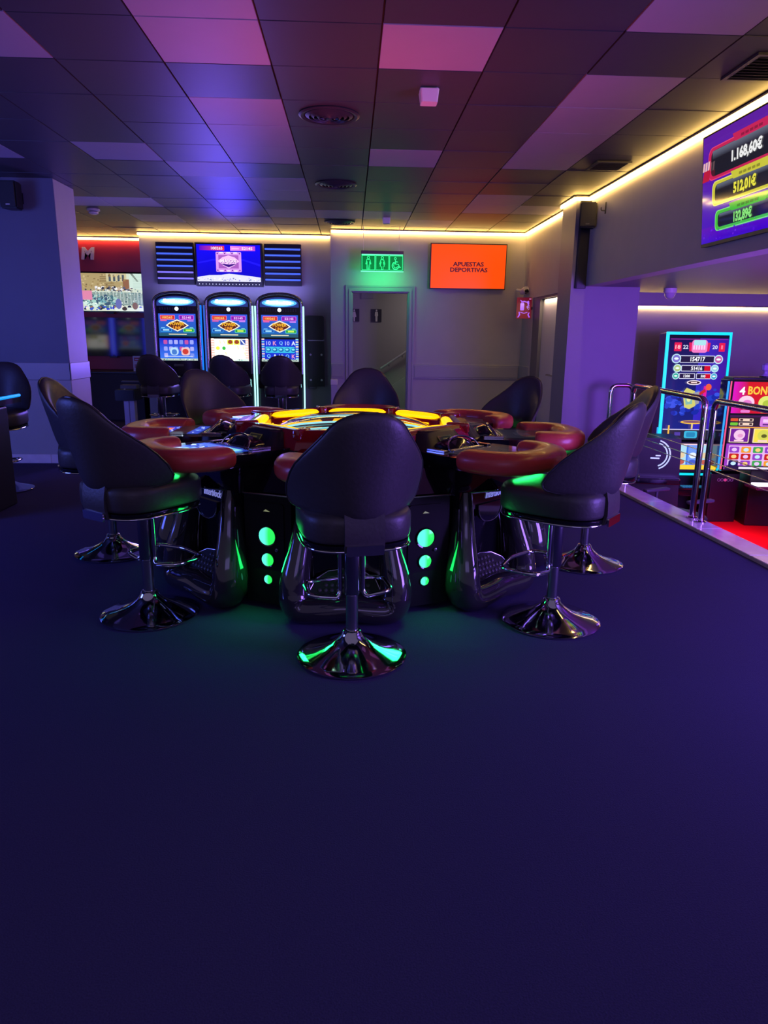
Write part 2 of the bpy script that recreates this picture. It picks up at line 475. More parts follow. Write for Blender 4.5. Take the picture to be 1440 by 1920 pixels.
wall('wall_fascia', XF, 1.0, 1.93, XF+0.16, 8.09, ZC, paint, 'deep grey beam above the opening to the lower room')
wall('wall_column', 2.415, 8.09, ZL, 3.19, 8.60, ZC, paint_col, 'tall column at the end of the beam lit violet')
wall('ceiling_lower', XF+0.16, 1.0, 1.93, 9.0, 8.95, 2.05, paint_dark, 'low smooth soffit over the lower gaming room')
wall('ceiling_recess', 3.19, 8.95, 1.99, 9.0, 9.7, 2.05, paint_trim, 'pale recess of ceiling along the lower room wall')
wall('wall_lower', 2.7, 9.35, ZL, 9.0, 9.5, 2.05, paint, 'violet lit wall behind the machines of the lower room')
wall('wall_riser', 2.55, 1.0, ZL, 2.62, 8.09, -0.12, matte, 'dark riser under the marble edge of the hall floor')

# corridor behind the doorway
b = BM(); box(b, -0.6, 12.3, 0, 2.4, 12.4, 2.4); box(b, -0.16, YB+0.12, 0, -0.1, 12.3, 2.4); box(b, 1.9, YB+0.12, 0, 2.0, 12.3, 2.4)
struct(fin('wall_corridor', b, paint_corr, smooth=0), 'dim grey corridor wall seen through the restroom doorway', 'wall')
wall('ceiling_corridor', -0.16, YB+0.12, 2.4, 2.0, 12.4, 2.45, paint_corr, 'plain ceiling of the restroom corridor')
area('lamp_corridor', (1.45, 11.5, 2.36), (1.2, 11.7, 0), 0.5, (1.0, 0.88, 0.86), 6.5)
b = BM(); prism(b, [(0, 0), (1.0, 0), (1.0, 0.62)], 0, 0.06, M=Matrix.Translation((0.60, 12.30, 0.50)) @ Matrix.Rotation(PI/2, 4, 'X'))
box(b, 0.60, 12.24, 0, 1.6, 12.30, 0.50)
struct(fin('wall_stair_side', b, mat('stair_paint', (0.36, 0.34, 0.34), 0.7), smooth=0), 'paler sloping stair side below the corridor handrail', 'wall')

# dado bands, architrave, skirting
def trim(name, boxes, label, m_=None, bev=0.004):
    b = BM()
    for q in boxes: box(b, *q, bev, 1)
    return struct(fin(name, b, m_ or paint_trim, smooth=0), label, 'trim')
trim('trim_1', [(0.93, YB-0.018, 0.75, 2.55, YB, 0.965), (0.955, YB-0.024, 0.775, 2.53, YB-0.018, 0.94)], 'raised dado band on the restroom wall right of the doorway')
trim('trim_2', [(-0.295, YB-0.018, 0.75, -0.105, YB, 0.965), (-0.285, YB-0.024, 0.775, -0.115, YB-0.018, 0.94)], 'short dado block left of the restroom doorway')
trim('trim_3', [(-3.675, 7.742, 0.885, -2.935, 7.76, 1.062), (-2.95, 7.742, 0.885, -2.932, 8.31, 1.062)], 'raised dado band wrapping the left pillar')
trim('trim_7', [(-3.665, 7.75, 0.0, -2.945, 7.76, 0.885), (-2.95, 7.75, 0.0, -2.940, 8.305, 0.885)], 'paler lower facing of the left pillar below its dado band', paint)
trim('trim_8', [(-2.95, 7.765, 1.062, -2.944, 8.298, ZC-0.003)], 'pale sheet on the right face of the left pillar, light put into its colour', paint, 0.0)  # same wall as the front, painted paler because light falls on it
trim('trim_4', [(-0.72, YS-0.018, 0.75, -0.295, YS, 0.965), (-3.19, YS-0.018, 0.75, -2.9, YS, 0.965)], 'dado band on the niche wall beside the slot machines')
trim('trim_5', [(2.532, 10.28, 0.75, 2.55, YB, 0.965)], 'dado band on the right wall beside the side door')
bs = BM(); box(bs, -3.66, 7.747, 0, -2.95, 7.76, 0.005)
base = struct(fin('baseboard_left', bs, skirt, smooth=0), 'pale marble skirting at the foot of the left pillar', 'baseboard')
for x0, x1 in ((-3.66, -3.225), (-3.222, -2.945)):
    b = BM(); box(b, x0, 7.738, 0, x1, 7.76, 0.095, 0.003, 1); fin('slab', b, skirt, base, 0)
b = BM(); box(b, -2.95, 7.738, 0, -2.93, 8.30, 0.095, 0.003, 1); fin('slab', b, skirt, base, 0)
bs = BM(); box(bs, 0.93, YB-0.015, 0, 2.55, YB, 0.09, 0.003, 1)
struct(fin('baseboard_back', bs, paint_trim, smooth=0), 'grey skirting along the restroom wall', 'baseboard')

d1 = struct(thing('door_1', '', 'door'), 'moulded grey architrave around the open restroom doorway', 'door')
def archi(x0, x1, z1, wd, yy):
    b = BM()
    for (o, t, y) in ((0.0, wd, 0.016), (0.012, wd*0.35, 0.030), (wd*0.72, wd*0.26, 0.024)):
        P = [(x0-o-t, 0), (x0-o, 0), (x0-o, z1+o), (x1+o, z1+o), (x1+o, 0), (x1+o+t, 0), (x1+o+t, z1+o+t), (x0-o-t, z1+o+t)]
        for q in (P[0:3]+[P[7]], [P[2], P[3], P[6], P[7]], [P[3], P[4], P[5], P[6]]): plate(b, q, yy-y, yy)
    return b
fin('door_frame', archi(DX0, DX1, DZ, 0.095, YB), paint_trim, d1, 0)
b = BM(); box(b, DX0, YB, 0, DX0+0.012, YB+0.12, DZ); box(b, DX1-0.012, YB, 0, DX1, YB+0.12, DZ); box(b, DX0, YB, DZ-0.012, DX1, YB+0.12, DZ)
fin('jamb', b, paint_trim, d1, 0)

d2 = struct(thing('door_2', '', 'door'), 'pale side door with chrome handle inside a dark frame at the right', 'door')
b = BM(); box(b, 2.56, 9.93, 0, 2.70, 10.28, 1.915); box(b, 2.56, 8.60, 1.885, 2.66, 9.93, 1.915); fin('door_frame', b, paint_dark, d2, 0)
b = BM(); P = [(-9.92, 0), (-8.6, 0), (-8.6, 1.875)]+[(-9.92+0.10-0.10*math.sin(a), 1.875-0.10+0.10*math.cos(a)) for a in (0, .3, .6, .9, 1.2, PI/2)]
plate(b, P, 0.045, 0.0); bmesh.ops.transform(b, matrix=Matrix.Translation((2.60, 0, 0)) @ Matrix.Rotation(-PI/2, 4, 'Z'), verts=b.verts[:])
dl = fin('door_leaf', b, pale_panel, d2, 0)
b = BM(); tube(b, fillet([(2.60, 9.36, 0.905), (2.545, 9.36, 0.905), (2.545, 8.72, 0.905), (2.60, 8.72, 0.905)], 0.03), 0.012)
fin('door_handle', b, chrome, dl)

area('lamp_door_recess', (2.575, 9.27, 1.872), (2.62, 9.27, 1.0), 1.15, (1.0, 0.72, 0.42), 4.0, 0.03)
# marble edge in slabs and its riser
kb = BM(); prism(kb, [(2.50, 1.5), (2.70, 1.5), (2.66, 7.2), (2.47, 7.2)], -0.119, -0.02)
kerb = struct(fin('trim_6', kb, matte, smooth=0), 'polished marble edge along the drop to the lower room', 'trim')
ys = [1.6, 2.5, 3.4, 4.3, 4.95, 5.85, 6.5, 7.2]
for a, c in zip(ys, ys[1:]):
    xx = lambda y: 2.60+(4.2-y)*0.0565 if y < 6.6 else 2.465
    b = BM(); prism(b, [(xx(a)-0.012, a+0.002), (xx(a)+0.185, a+0.002), (xx(c)+0.185, c-0.002), (xx(c)-0.012, c-0.002)], -0.02, 0.026)
    bmesh.ops.bevel(b, geom=b.edges[:], offset=0.004, segments=1, affect='EDGES')
    fin('slab', b, marble, kerb, 0)

# ------------------------------------------------------------------ warm light strips at the ceiling
def strip(a, c, label, m_=None, r=0.016, off=None):
    a, c = Vector(a), Vector(c); t = thing('light_strip', label, 'light strip', tuple((a+c)/2), group='warm light strips under the ceiling')
    mid = (a+c)/2
    b = BM(); tube(b, [a-mid, c-mid], r, 8); fin('diffuser', b, m_ or led, t)
    n = Vector(off or (0, 0, 1)); b = BM()
    d = (c-a).normalized(); s = d.cross(Vector((0, 0, 1))).normalized()
    p = [a-mid+Vector((0, 0, r)), c-mid+Vector((0, 0, r))]
    vs = [p[0]-s*0.02, p[1]-s*0.02, p[1]+s*0.02, p[0]+s*0.02]
    lo = [b.verts.new(v) for v in vs]; hi = [b.verts.new(v+Vector((0, 0, 0.012))) for v in vs]
    for i in range(4): b.faces.new((lo[i], lo[(i+1) % 4], hi[(i+1) % 4], hi[i]))
    b.faces.new(lo[::-1]); b.faces.new(hi)
    fin('profile', b, profile, t, 0)
    return t
ZS = ZC-0.032
strip((-3.20, YS-0.03, ZS), (-0.32, YS-0.03, ZS), 'warm glowing strip along the ceiling above the three slot machines')
strip((-0.28, YB-0.03, ZS), (2.53, YB-0.03, ZS), 'warm glowing strip along the ceiling above the restroom doorway and orange screen')
strip((2.53, YB-0.03, ZS), (2.53, 8.62, ZS), 'warm glowing strip on the short right wall above the side door')
strip((2.395, 8.60, ZS), (2.395, 8.07, ZS), 'short warm glowing strip on the left face of the violet column')
strip((2.395, 8.07, ZS), (2.55, 8.07, ZS), 'shortest warm glowing strip turning the corner above the column speaker')
strip((2.55, 8.07, ZS), (2.55, 2.5, ZS), 'long warm glowing strip along the beam above the jackpot screen')
strip((-4.6, YR-0.14, ZS), (-3.25, YR-0.14, ZS), 'warm glowing strip above the red betting panels behind the pillar')
strip((3.2, 9.33, 1.77), (8.9, 9.33, 1.77), 'warm glowing strip high on the violet wall of the lower room', led_low)

# ------------------------------------------------------------------ ceiling fittings
def diffuser(x, y, label):
    t = thing('air_diffuser', label, 'air vent', (x, y, ZC), group='round air diffusers in the ceiling')
    b = BM(); lathe(b, [(0.205, 0.0), (0.21, -0.008), (0.195, -0.016), (0.175, -0.012), (0.17, 0.0)], 40, cap=False); fin('rim', b, vent_grey, t)
    for k, r in enumerate((0.150, 0.115, 0.080, 0.045)):
        b = BM(); lathe(b, [(r+0.012, -0.004), (r+0.014, -0.010), (r-0.010, -0.022-0.003*k), (r-0.012, -0.018-0.003*k)], 36, cap=False); fin('cone', b, vent_grey, t)
    b = BM(); lathe(b, [(0.17, -0.001), (0.001, -0.0015)], 32, cap=False); fin('core', b, matte, t)
    b = BM(); lathe(b, [(0.022, -0.02), (0.02, -0.03), (0.002, -0.032)], 16); fin('boss', b, vent_grey, t)
diffuser(-0.15, 5.42, 'largest round grey air diffuser in the ceiling, nearest of the three')
diffuser(-0.15, 7.74, 'middle round grey air diffuser in the ceiling grid')
diffuser(-0.15, 10.2, 'farthest round grey air diffuser, close to the back wall')

def grille(x, y, w_, d_, label):
    t = thing('air_grille', label, 'air vent', (x, y, ZC), group='slotted air grilles along the beam')
    b = BM(); 
    for q in ((-w_/2, -d_/2, w_/2, -d_/2+0.025), (-w_/2, d_/2-0.025, w_/2, d_/2), (-w_/2, -d_/2+0.025, -w_/2+0.025, d_/2-0.025), (w_/2-0.025, -d_/2+0.025, w_/2, d_/2-0.025)):
        box(b, q[0], q[1], -0.014, q[2], q[3], -0.001)
    fin('frame', b, vent_grey, t, 0)
    b = BM(); box(b, -w_/2+0.02, -d_/2+0.02, -0.004, w_/2-0.02, d_/2-0.02, -0.0015); fin('backing', b, matte, t, 0)
    n = 8
    for k in range(n):
        y_ = -d_/2+0.03+(d_-0.06)*(k+0.5)/n
        b = BM(); box(b, -w_/2+0.022, -0.012, -0.0015, w_/2-0.022, 0.012, 0.0015, M=Matrix.Translation((0, y_, -0.009)) @ Matrix.Rotation(0.45, 4, 'X')); fin('slat', b, vent_grey, t, 0)
grille(2.25, 6.68, 0.30, 0.32, 'small slotted air grille in the ceiling beside the middle of the light strip')
grille(2.32, 4.32, 0.36, 0.40, 'slotted air grille in the ceiling near the jackpot screen')

def detector(x, y, s, label, lens_c):
    t = thing('motion_detector', label, 'detector', (x, y, ZC), 0.0, 'small white detectors on the ceiling')
    b = BM(); prism(b, rrect(-0.05*s, -0.045*s, 0.05*s, 0.045*s, 0.012*s), -0.012*s, 0.0); fin('mount', b, white_pl, t, 0)
    b = BM(); prism(b, rrect(-0.052*s, -0.07*s, 0.052*s, 0.05*s, 0.012*s), -0.012*s, -0.075*s, taper=[(x_*0.86, y_*0.7-0.012*s) for x_, y_ in rrect(-0.052*s, -0.07*s, 0.052*s, 0.05*s, 0.012*s)])
    fin('body', b, white_pl, t, 0)
    b = BM(); box(b, -0.034*s, -0.061*s, -0.072*s, 0.034*s, -0.052*s, -0.03*s, 0.004); fin('lens', b, lens_c, t, 0)
detector(0.478, 4.86, 1.12, 'boxy white motion detector on the ceiling, lit pink above the table', mat('lens_pale', (0.6, 0.5, 0.5), 0.3))
detector(0.455, 9.80, 1.0, 'tiny white detector on the ceiling near the restroom sign', mat('lens_pale', (0.6, 0.5, 0.5), 0.3))
t = thing('smoke_detector', 'round white smoke detector on the ceiling beside the left pillar', 'detector', (-3.17, 9.56, ZC), group='small white detectors on the ceiling')
b = BM(); lathe(b, [(0.075, 0), (0.078, -0.02), (0.062, -0.028)], 24); fin('base', b, white_pl, t)
b = BM(); lathe(b, [(0.058, -0.036), (0.056, -0.052), (0.035, -0.062), (0.002, -0.064)], 24); fin('cover', b, white_pl, t)
b = BM(); lathe(b, [(0.05, -0.028), (0.05, -0.036)], 20); fin('chamber', b, matte, t)

# ------------------------------------------------------------------ casino stool
def back_w(v):
    tb = [(0, .84), (.02, .92), (.05, .98), (.13, 1.03), (.26, 1.04), (.40, 1.005), (.50, .95), (.60, .85), (.70, .73), (.79, .62), (.87, .53), (.925, .44), (.96, .34), (.985, .22), (1, .10)]
    for (a, p), (c, q) in zip(tb, tb[1:]):
        if v <= c: return p+(q-p)*(v-a)/(c-a)
    return .1
def back_pt(u, v, side):
    """side +1 the sitter's face, -1 the outer face"""
    wv = back_w(v)*0.268; x = u*wv
    z = 0.686+0.420*v+0.016*(1-v)**3*(u*u)
    y = -0.252-0.090*v+0.245*(abs(x)/0.268)**2*(0.30+0.70*(1-v))
    th = 0.030*(max(0.0, 1-abs(u)**3.2))**0.5*(max(0.0, 1-abs(2*v-1)**6))**0.5
    if side > 0: return Vector((x, y+0.004+th*1.15, z))
    return Vector((x, y-0.004-th*0.85, z))
def backrest():
    b = BM(); NU, NV = 20, 22
    vs_ = [0.5-0.5*math.cos(PI*k/NV) for k in range(NV+1)]; us_ = [math.sin(PI*(k/NU-0.5)) for k in range(NU+1)]
    G = {s: [[b.verts.new(back_pt(u, v, s)) for u in us_] for v in vs_] for s in (1, -1)}
    for s in (1, -1):
        for j in range(NV):
            for i in range(NU): b.faces.new((G[s][j][i], G[s][j][i+1], G[s][j+1][i+1], G[s][j+1][i]))
    for j in range(NV):
        for i in (0, NU): b.faces.new((G[1][j][i], G[1][j+1][i], G[-1][j+1][i], G[-1][j][i]))
    for i in range(NU):
        for j in (0, NV): b.faces.new((G[1][j][i], G[1][j][i+1], G[-1][j][i+1], G[-1][j][i]))
    return b
def back_outline(off):
    P = [(1, v/30.0) for v in range(0, 31)]; out = []
    for u, v in P: out.append(back_pt(u, v, -1)+Vector((0, off, 0)))
    for k in range(1, 6): out.append(back_pt(1-k/3.0, 1, -1)+Vector((0, off, 0)))
    for u, v in P[::-1]: out.append(back_pt(-u, v, -1)+Vector((0, off, 0)))
    for k in range(1, 10): out.append(back_pt(-1+k/5.0, 0, -1)+Vector((0, off, 0)))
    return out
def sup(rx, ry, n=36, e=3.2, cy=0.0):
    out = []
    for k in range(n):
        a = 2*PI*k/n; c, s = math.cos(a), math.sin(a)
        out.append((rx*math.copysign(abs(c)**(2/e), c), cy+ry*math.copysign(abs(s)**(2/e), s)))
    return out
def layers(b, L, n=36, e=3.2, cy=0.0, flip=False):
    rings = [[b.verts.new((x, y, z)) for x, y in sup(rx, ry, n, e, cy)] for rx, ry, z in L]
    for p, q in zip(rings, rings[1:]):
        for i in range(n): b.faces.new((p[i], p[(i+1) % n], q[(i+1) % n], q[i]))
    b.faces.new(rings[0][::-1]); b.faces.new(rings[-1]); return b

def make_stool():
    t = thing('casino_stool', '', 'stool')
    b = BM(); lathe(b, [(0.236, 0.0), (0.242, 0.004), (0.242, 0.009), (0.236, 0.013), (0.205, 0.020), (0.165, 0.031), (0.125, 0.046), (0.090, 0.064), (0.062, 0.086), (0.046, 0.108), (0.040, 0.122), (0.034, 0.126)], 56)
    fin('base', b, chrome, t, 50)
    b = BM(); lathe(b, [(0.027, 0.12), (0.027, 0.335)], 24); fin('column', b, steel, t)
    b = BM(); lathe(b, [(0.0335, 0.29), (0.035, 0.293), (0.035, 0.53), (0.06, 0.545)], 24); fin('column_sleeve', b, dchrome, t)
    R = fillet([(-0.050, 0.01, 0.535), (-0.050, 0.01, 0.300), (-0.062, 0.0, 0.275), (-0.185, 0.02, 0.285), (-0.185, 0.20, 0.285), (-0.02, 0.235, 0.285), (0.02, 0.235, 0.285),
                (0.185, 0.20, 0.285), (0.185, 0.02, 0.285), (0.062, 0.0, 0.275), (0.050, 0.01, 0.300), (0.050, 0.01, 0.535)], 0.05, 5)
    b = BM(); tube(b, R, 0.0105, 10); fin('footrest', b, chrome, t, 60)
    b = BM(); box(b, -0.13, -0.11, 0.535, 0.13, 0.15, 0.556, 0.008); fin('seat_plate', b, dchrome, t, 0)
    b = BM(); layers(b, [(0.200, 0.220, 0.553), (0.220, 0.246, 0.556), (0.224, 0.250, 0.564), (0.224, 0.250, 0.580), (0.20, 0.22, 0.584)], cy=-0.002); tr = fin('seat_trim', b, gloss, t, 40)
    b = BM(); tube(b, [(x, y, 0.556) for x, y in sup(0.224, 0.251, 44, 3.2, -0.002)], 0.0045, 6, closed=True); fin('trim_ring', b, chrome, tr, 60)
    b = BM(); layers(b, [(0.212, 0.240, 0.583), (0.224, 0.252, 0.588), (0.229, 0.257, 0.602), (0.230, 0.258, 0.665), (0.228, 0.256, 0.684), (0.218, 0.245, 0.699), (0.18, 0.205, 0.707), (0.09, 0.10, 0.711)], cy=0.0); fin('seat', b, leather, t, 60)
    # bracket rising behind the seat to carry the backrest
    b = BM(); W_ = [-0.08, -0.05, 0.0, 0.05, 0.08]
    prof = [(-0.235, 0.548), (-0.262, 0.556), (-0.272, 0.60), (-0.270, 0.66), (-0.256, 0.73)]
    o_ = [[b.verts.new((x, y+0.25*x*x*1.6, z)) for x in W_] for y, z in prof]; i_ = [[b.verts.new((x, y+0.25*x*x*1.6+0.014, z+0.004)) for x in W_] for y, z in prof]
    for j in range(4):
        for k in range(4): b.faces.new((o_[j][k], o_[j][k+1], o_[j+1][k+1], o_[j+1][k])); b.faces.new((i_[j][k], i_[j][k+1], i_[j+1][k+1], i_[j+1][k]))
        for k in (0, 4): b.faces.new((o_[j][k], o_[j+1][k], i_[j+1][k], i_[j][k]))
    for k in range(4):
        for j in (0, 4): b.faces.new((o_[j][k], o_[j][k+1], i_[j][k+1], i_[j][k]))
    fin('back_support', b, leather, t, 40)
    fin('backrest', backrest(), leather, t, 60)
    b = BM(); tube(b, back_outline(0.002), 0.0052, 6, closed=True); fin('piping', b, leather2, t, 60)
    b = BM()
    plate(b, rrect(-0.075, 0.546, 0.075, 0.586, 0.006), -0.277, -0.268)
    fin('badge', b, chrome, t, 40)
    return t

TC = (0.02, 4.42)
stool = make_stool(); used = [False]
def put_stool(x, y, rz, label, group, hz=1.0):
    o = stool if not used[0] else copy_tree(stool)
    used[0] = True
    o.scale = (1, 1, hz)
    return place(o, (x, y, 0), rz, label, group)
def face(x, y, tx, ty): return math.atan2(-(tx-x), ty-y)
G1 = 'stools around the roulette table'
put_stool(0.005, 2.92, math.radians(11), 'charcoal leather stool nearest the camera, its back covering the front of the table', G1)
put_stool(-1.012, 3.428, face(-1.04, 3.5, *TC)+0.22, 'charcoal leather stool at the front left of the roulette table, green light on its seat', G1, 1.0)
put_stool(1.00, 3.30, face(1.0, 3.3, *TC)+0.17, 'charcoal leather stool at the front right of the roulette table with violet lit back', G1)
put_stool(-1.525, 4.48, face(-1.526, 4.48, *TC), 'charcoal stool at the left side of the table, partly behind the front left stool', G1)
put_stool(1.465, 4.23, face(1.515, 4.23, *TC), 'charcoal stool at the right side of the table, nearest the chrome rail', G1)
put_stool(-0.965, 5.47, face(-0.98, 5.40, *TC), 'stool at the far left of the table, in front of the slot machine stools', G1)
put_stool(0.12, 5.88, face(0.12, 5.88, *TC), 'stool at the far side of the table before the restroom doorway', G1)
put_stool(1.12, 5.38, face(1.2, 5.42, TC[0], TC[1]+.2), 'stool at the far right of the table, in front of the side door', G1, 0.98)
G2 = 'stools at the three slot machines'
put_stool(-2.58, 9.9, math.radians(-6), 'dark stool in front of the left one of three slot machines', G2)
put_stool(-1.62, 9.95, math.radians(-14), 'dark stool in front of the middle one of three slot machines', G2)
put_stool(-0.945, 9.95, math.radians(2), 'dark stool in front of the right one of three slot machines', G2)
o = put_stool(-3.10, 6.40, math.radians(186), 'dark stool beside the left pillar behind the cyan edged machine', 'stool at the left edge')

# ------------------------------------------------------------------ roulette table
tb = thing('roulette_table', 'eight seat black electronic roulette table with red padded armrests and amber lit ring', 'gaming table', (TC[0], TC[1], 0), math.radians(-2.5))
def octo(ap, rot=0.0):
    R = ap/math.cos(PI/8); return [(R*math.cos(PI/8+PI/4*k+rot), R*math.sin(PI/8+PI/4*k+rot)) for k in range(8)]
b = BM(); prism(b, octo(0.90, PI/8), 0.03, 0.60); bmesh.ops.bevel(b, geom=b.edges[:], offset=0.01, segments=2, affect='EDGES'); fin('body', b, gloss, tb, 20)
b = BM(); prism(b, octo(0.88), 0.0, 0.03); fin('plinth', b, matte, tb, 0)
b = BM(); prism(b, octo(1.03, PI/8), 0.605, 0.73, taper=octo(0.90, PI/8)); bmesh.ops.bevel(b, geom=b.edges[:], offset=0.012, segments=2, affect='EDGES'); fin('upper_body', b, gloss, tb, 20)
b = BM(); P = octo(1.032, PI/8); tube(b, [(x, y, 0.603) for x, y in P], 0.005, 6, closed=True); fin('waist_trim', b, steel, tb, 0)
b = BM(); prism(b, octo(0.80), 0.73, 0.785, taper=octo(0.70)); fin('top_deck', b, gloss, tb, 0)

def horseshoe(wd, y0, y1, r, n=8):
    P = [(-wd*0.96, y0), (-wd, (y0+y1-r)/2), (-wd, y1-r)]
    for k in range(1, n+1):
        a = PI-PI/2*k/n; P.append((-wd+r+r*math.cos(a), y1-r+r*math.sin(a)))
    Q = P+[(0, y1+0.012)]+[(-x, y) for x, y in P[::-1]]
    return Q
# shared station meshes
def armrest_bm():
    b = BM(); P = [Vector((x, y, 0.787)) for x, y in horseshoe(0.240, 1.08, 1.325, 0.155)]
    P = smooth_path(P, 3); n = len(P); rad = []
    for i in range(n):
        e = min(i, n-1-i); s = 1.0 if e > 5 else (0.88, 0.97, 0.99, 1.0, 1.0, 1.0)[e]
        rad.append(0.083*s)
    tube(b, P, rad, 20, flat=0.68, sq=0.74); return b
def console_bm():
    b = BM(); out = [(-0.24, 0.60), (0.24, 0.60), (0.285, 0.93), (0.270, 1.12), (0.20, 1.27), (-0.20, 1.27), (-0.270, 1.12), (-0.285, 0.93)]
    top = [(x*0.985, y) for x, y in out]
    prism(b, [(x*0.97, min(y, 1.03)) for x, y in out], 0.60, 0.735); prism(b, out, 0.735, 0.795, taper=top)
    return b
def hood_bm():
    b = BM(); n = 12; rows = []
    for j, (y, h, w_) in enumerate(((0.74, 0.0, 0.12), (0.76, 0.045, 0.12), (0.80, 0.062, 0.118), (0.84, 0.050, 0.112), (0.88, 0.0, 0.105))):
        rows.append([b.verts.new((w_*math.cos(PI*k/n)*1.0, y, 0.790+h*math.sin(PI*k/n)**0.8+0.002)) for k in range(n+1)])
    for p, q in zip(rows, rows[1:]):
        for k in range(n): b.faces.new((p[k], p[k+1], q[k+1], q[k]))
    b.faces.new([v for v in rows[0]]); b.faces.new([v for v in rows[-1]][::-1])
    return b
def hood_rim_bm():
    b = BM(); n = 14
    tube(b, [(0.125*math.cos(PI*k/n), 0.875-0.05*math.sin(PI*k/n), 0.797+0.062*math.sin(PI*k/n)**0.9) for k in range(n+1)], 0.0055, 6)
    tube(b, [(-0.125, 0.875, 0.798), (0.125, 0.875, 0.798)], 0.0055, 6)
    return b
def tray_bm():
    b = BM()
    for y in (0.885, 0.900): box(b, -0.13, y, 0.795, 0.13, y+0.008, 0.803, 0.002, 1)
    for x in (-0.20, 0.17): box(b, x, 0.78, 0.795, x+0.03, 0.90, 0.806, 0.002, 1)
    return b
def foot_bm():
    """swept arch-shaped shell: two bulging legs joined by a low lip"""
    b = BM()
    P = [(-0.185, 1.02, 0.60), (-0.200, 1.045, 0.50), (-0.222, 1.075, 0.36), (-0.245, 1.11, 0.22), (-0.248, 1.125, 0.12), (-0.215, 1.140, 0.070),
         (-0.12, 1.155, 0.072), (0, 1.155, 0.082), (0.12, 1.155, 0.072), (0.215, 1.140, 0.070), (0.248, 1.125, 0.12), (0.245, 1.11, 0.22), (0.222, 1.075, 0.36), (0.200, 1.045, 0.50), (0.185, 1.02, 0.60)]
    R = [0.042, 0.048, 0.060, 0.074, 0.082, 0.078, 0.070, 0.070, 0.070, 0.078, 0.082, 0.074, 0.060, 0.048, 0.042]
    P = [(x, y-0.035*(1-z/0.6), z) for x, y, z in P]
    S = smooth_path(P, 5); RR = []
    for i in range(len(R)-1):
        for k in range(5): RR.append(R[i]+(R[i+1]-R[i])*k/5)
    RR.append(R[-1]); tube(b, S, RR, 16, upv=Vector((0, 1, 0)), flat=1.25)
    for v in b.verts: v.co.z = max(v.co.z, 0.004)
    return b
def niche_bm():
    b = BM(); pts = [(-0.20, 0.02), (0.20, 0.02), (0.205, 0.25), (0.19, 0.42), (0.15, 0.55), (0.0, 0.60), (-0.15, 0.55), (-0.19, 0.42), (-0.205, 0.25)]
    plate(b, pts, 0.90, 1.0); return b
def arch_bm():
    b = BM(); tube(b, smooth_path([(-0.205, 1.008, 0.13), (-0.185, 1.008, 0.34), (-0.12, 1.008, 0.49), (0, 1.008, 0.545), (0.12, 1.008, 0.49), (0.185, 1.008, 0.34), (0.205, 1.008, 0.13)], 5), 0.0045, 6)
    return b
FP = Matrix.Translation((0, 1.005, 0.235)) @ Matrix.Rotation(math.radians(-48), 4, 'X')
def plate_bm():
    b = BM(); pts = [(-0.19, 0.155), (0.19, 0.155), (0.15, 0.06), (0.09, 0.015), (0, 0.0), (-0.09, 0.015), (-0.15, 0.06)]
    prism(b, pts[::-1], -0.012, 0.0, M=FP); return b
def dots_bm():
    b = BM(); 
    for j in range(5):
        y = 0.03+0.028*j; half = 0.07+0.026*j
        n = int(2*half/0.030)
        for k in range(n):
            x = (k-(n-1)/2)*0.030+(0.0075 if j % 2 else -0.0075)
            lathe(b, [(0.0105, 0.0), (0.009, 0.004), (0.004, 0.006)], 8, (x, y, 0), M=FP)
    return b
def pedge_bm():
    b = BM(); pts = [(-0.195, 0.158), (-0.15, 0.055), (-0.09, 0.012), (0, -0.003), (0.09, 0.012), (0.15, 0.055), (0.195, 0.158)]
    tube(b, [FP @ Vector((x, y, 0.002)) for x, y in pts], 0.004, 6); 
    tube(b, [FP @ Vector((x, y, 0.002)) for x, y in [(-0.195, 0.158), (-0.1, 0.145), (0, 0.14), (0.1, 0.145), (0.195, 0.158)]], 0.004, 6); return b
def apron_bm():
    b = BM(); plate(b, [(-0.25, 0.735), (-0.245, 0.53), (-0.17, 0.505), (0.17, 0.505), (0.245, 0.53), (0.25, 0.735)], 1.00, 1.05); return b
TG = [(-0.10, 0.530)]+[(-0.10*math.cos(a), 0.505-0.075*math.sin(a)) for a in [PI*k/10 for k in range(11)]]+[(0.10, 0.530)]
def tongue_bm(): b = BM(); plate(b, TG, 1.045, 1.062); return b
def tongue_edge_bm(): b = BM(); tube(b, [(x, 1.064, z) for x, z in TG[1:-1]], 0.0035, 6); return b
def under_bm(): b = BM(); plate(b, [(-0.20, 0.740), (-0.20, 0.712), (0.20, 0.712), (0.20, 0.740)], 1.05, 1.152); return b
def cells_bm():
    b = BM()
    for k in range(5): box(b, -0.185+0.030*k, 1.152, 0.716, -0.165+0.030*k, 1.156, 0.725)
    for k in range(2): box(b, -0.18+0.030*k, 1.152, 0.730, -0.162+0.030*k, 1.156, 0.735)
    return b
def mirror(bmf):
    b = bmf(); bmesh.ops.scale(b, vec=(-1, 1, 1), verts=b.verts[:]); return b
def hump_bm():
    b = BM(); prism(b, rrect(-0.20, 0.60, 0.20, 0.78, 0.08), 0.785, 0.878, taper=[(x*0.72, 0.66+(y-0.70)*0.42) for x, y in rrect(-0.20, 0.60, 0.20, 0.78, 0.08)]); bmesh.ops.bevel(b, geom=[e for e in b.edges if min(v.co.z for v in e.verts) > 0.87], offset=0.014, segments=3, affect='EDGES'); return b

SM = {}
def smesh(name, fn, m_, smooth=40):
    if name not in SM:
        b = fn(); me = bpy.data.meshes.new(name); bmesh.ops.recalc_face_normals(b, faces=b.faces[:]); b.to_mesh(me); b.free()
        if smooth:
            me.shade_smooth(); me.set_sharp_from_angle(angle=math.radians(smooth))
        me.materials.append(m_); SM[name] = me
    return SM[name]

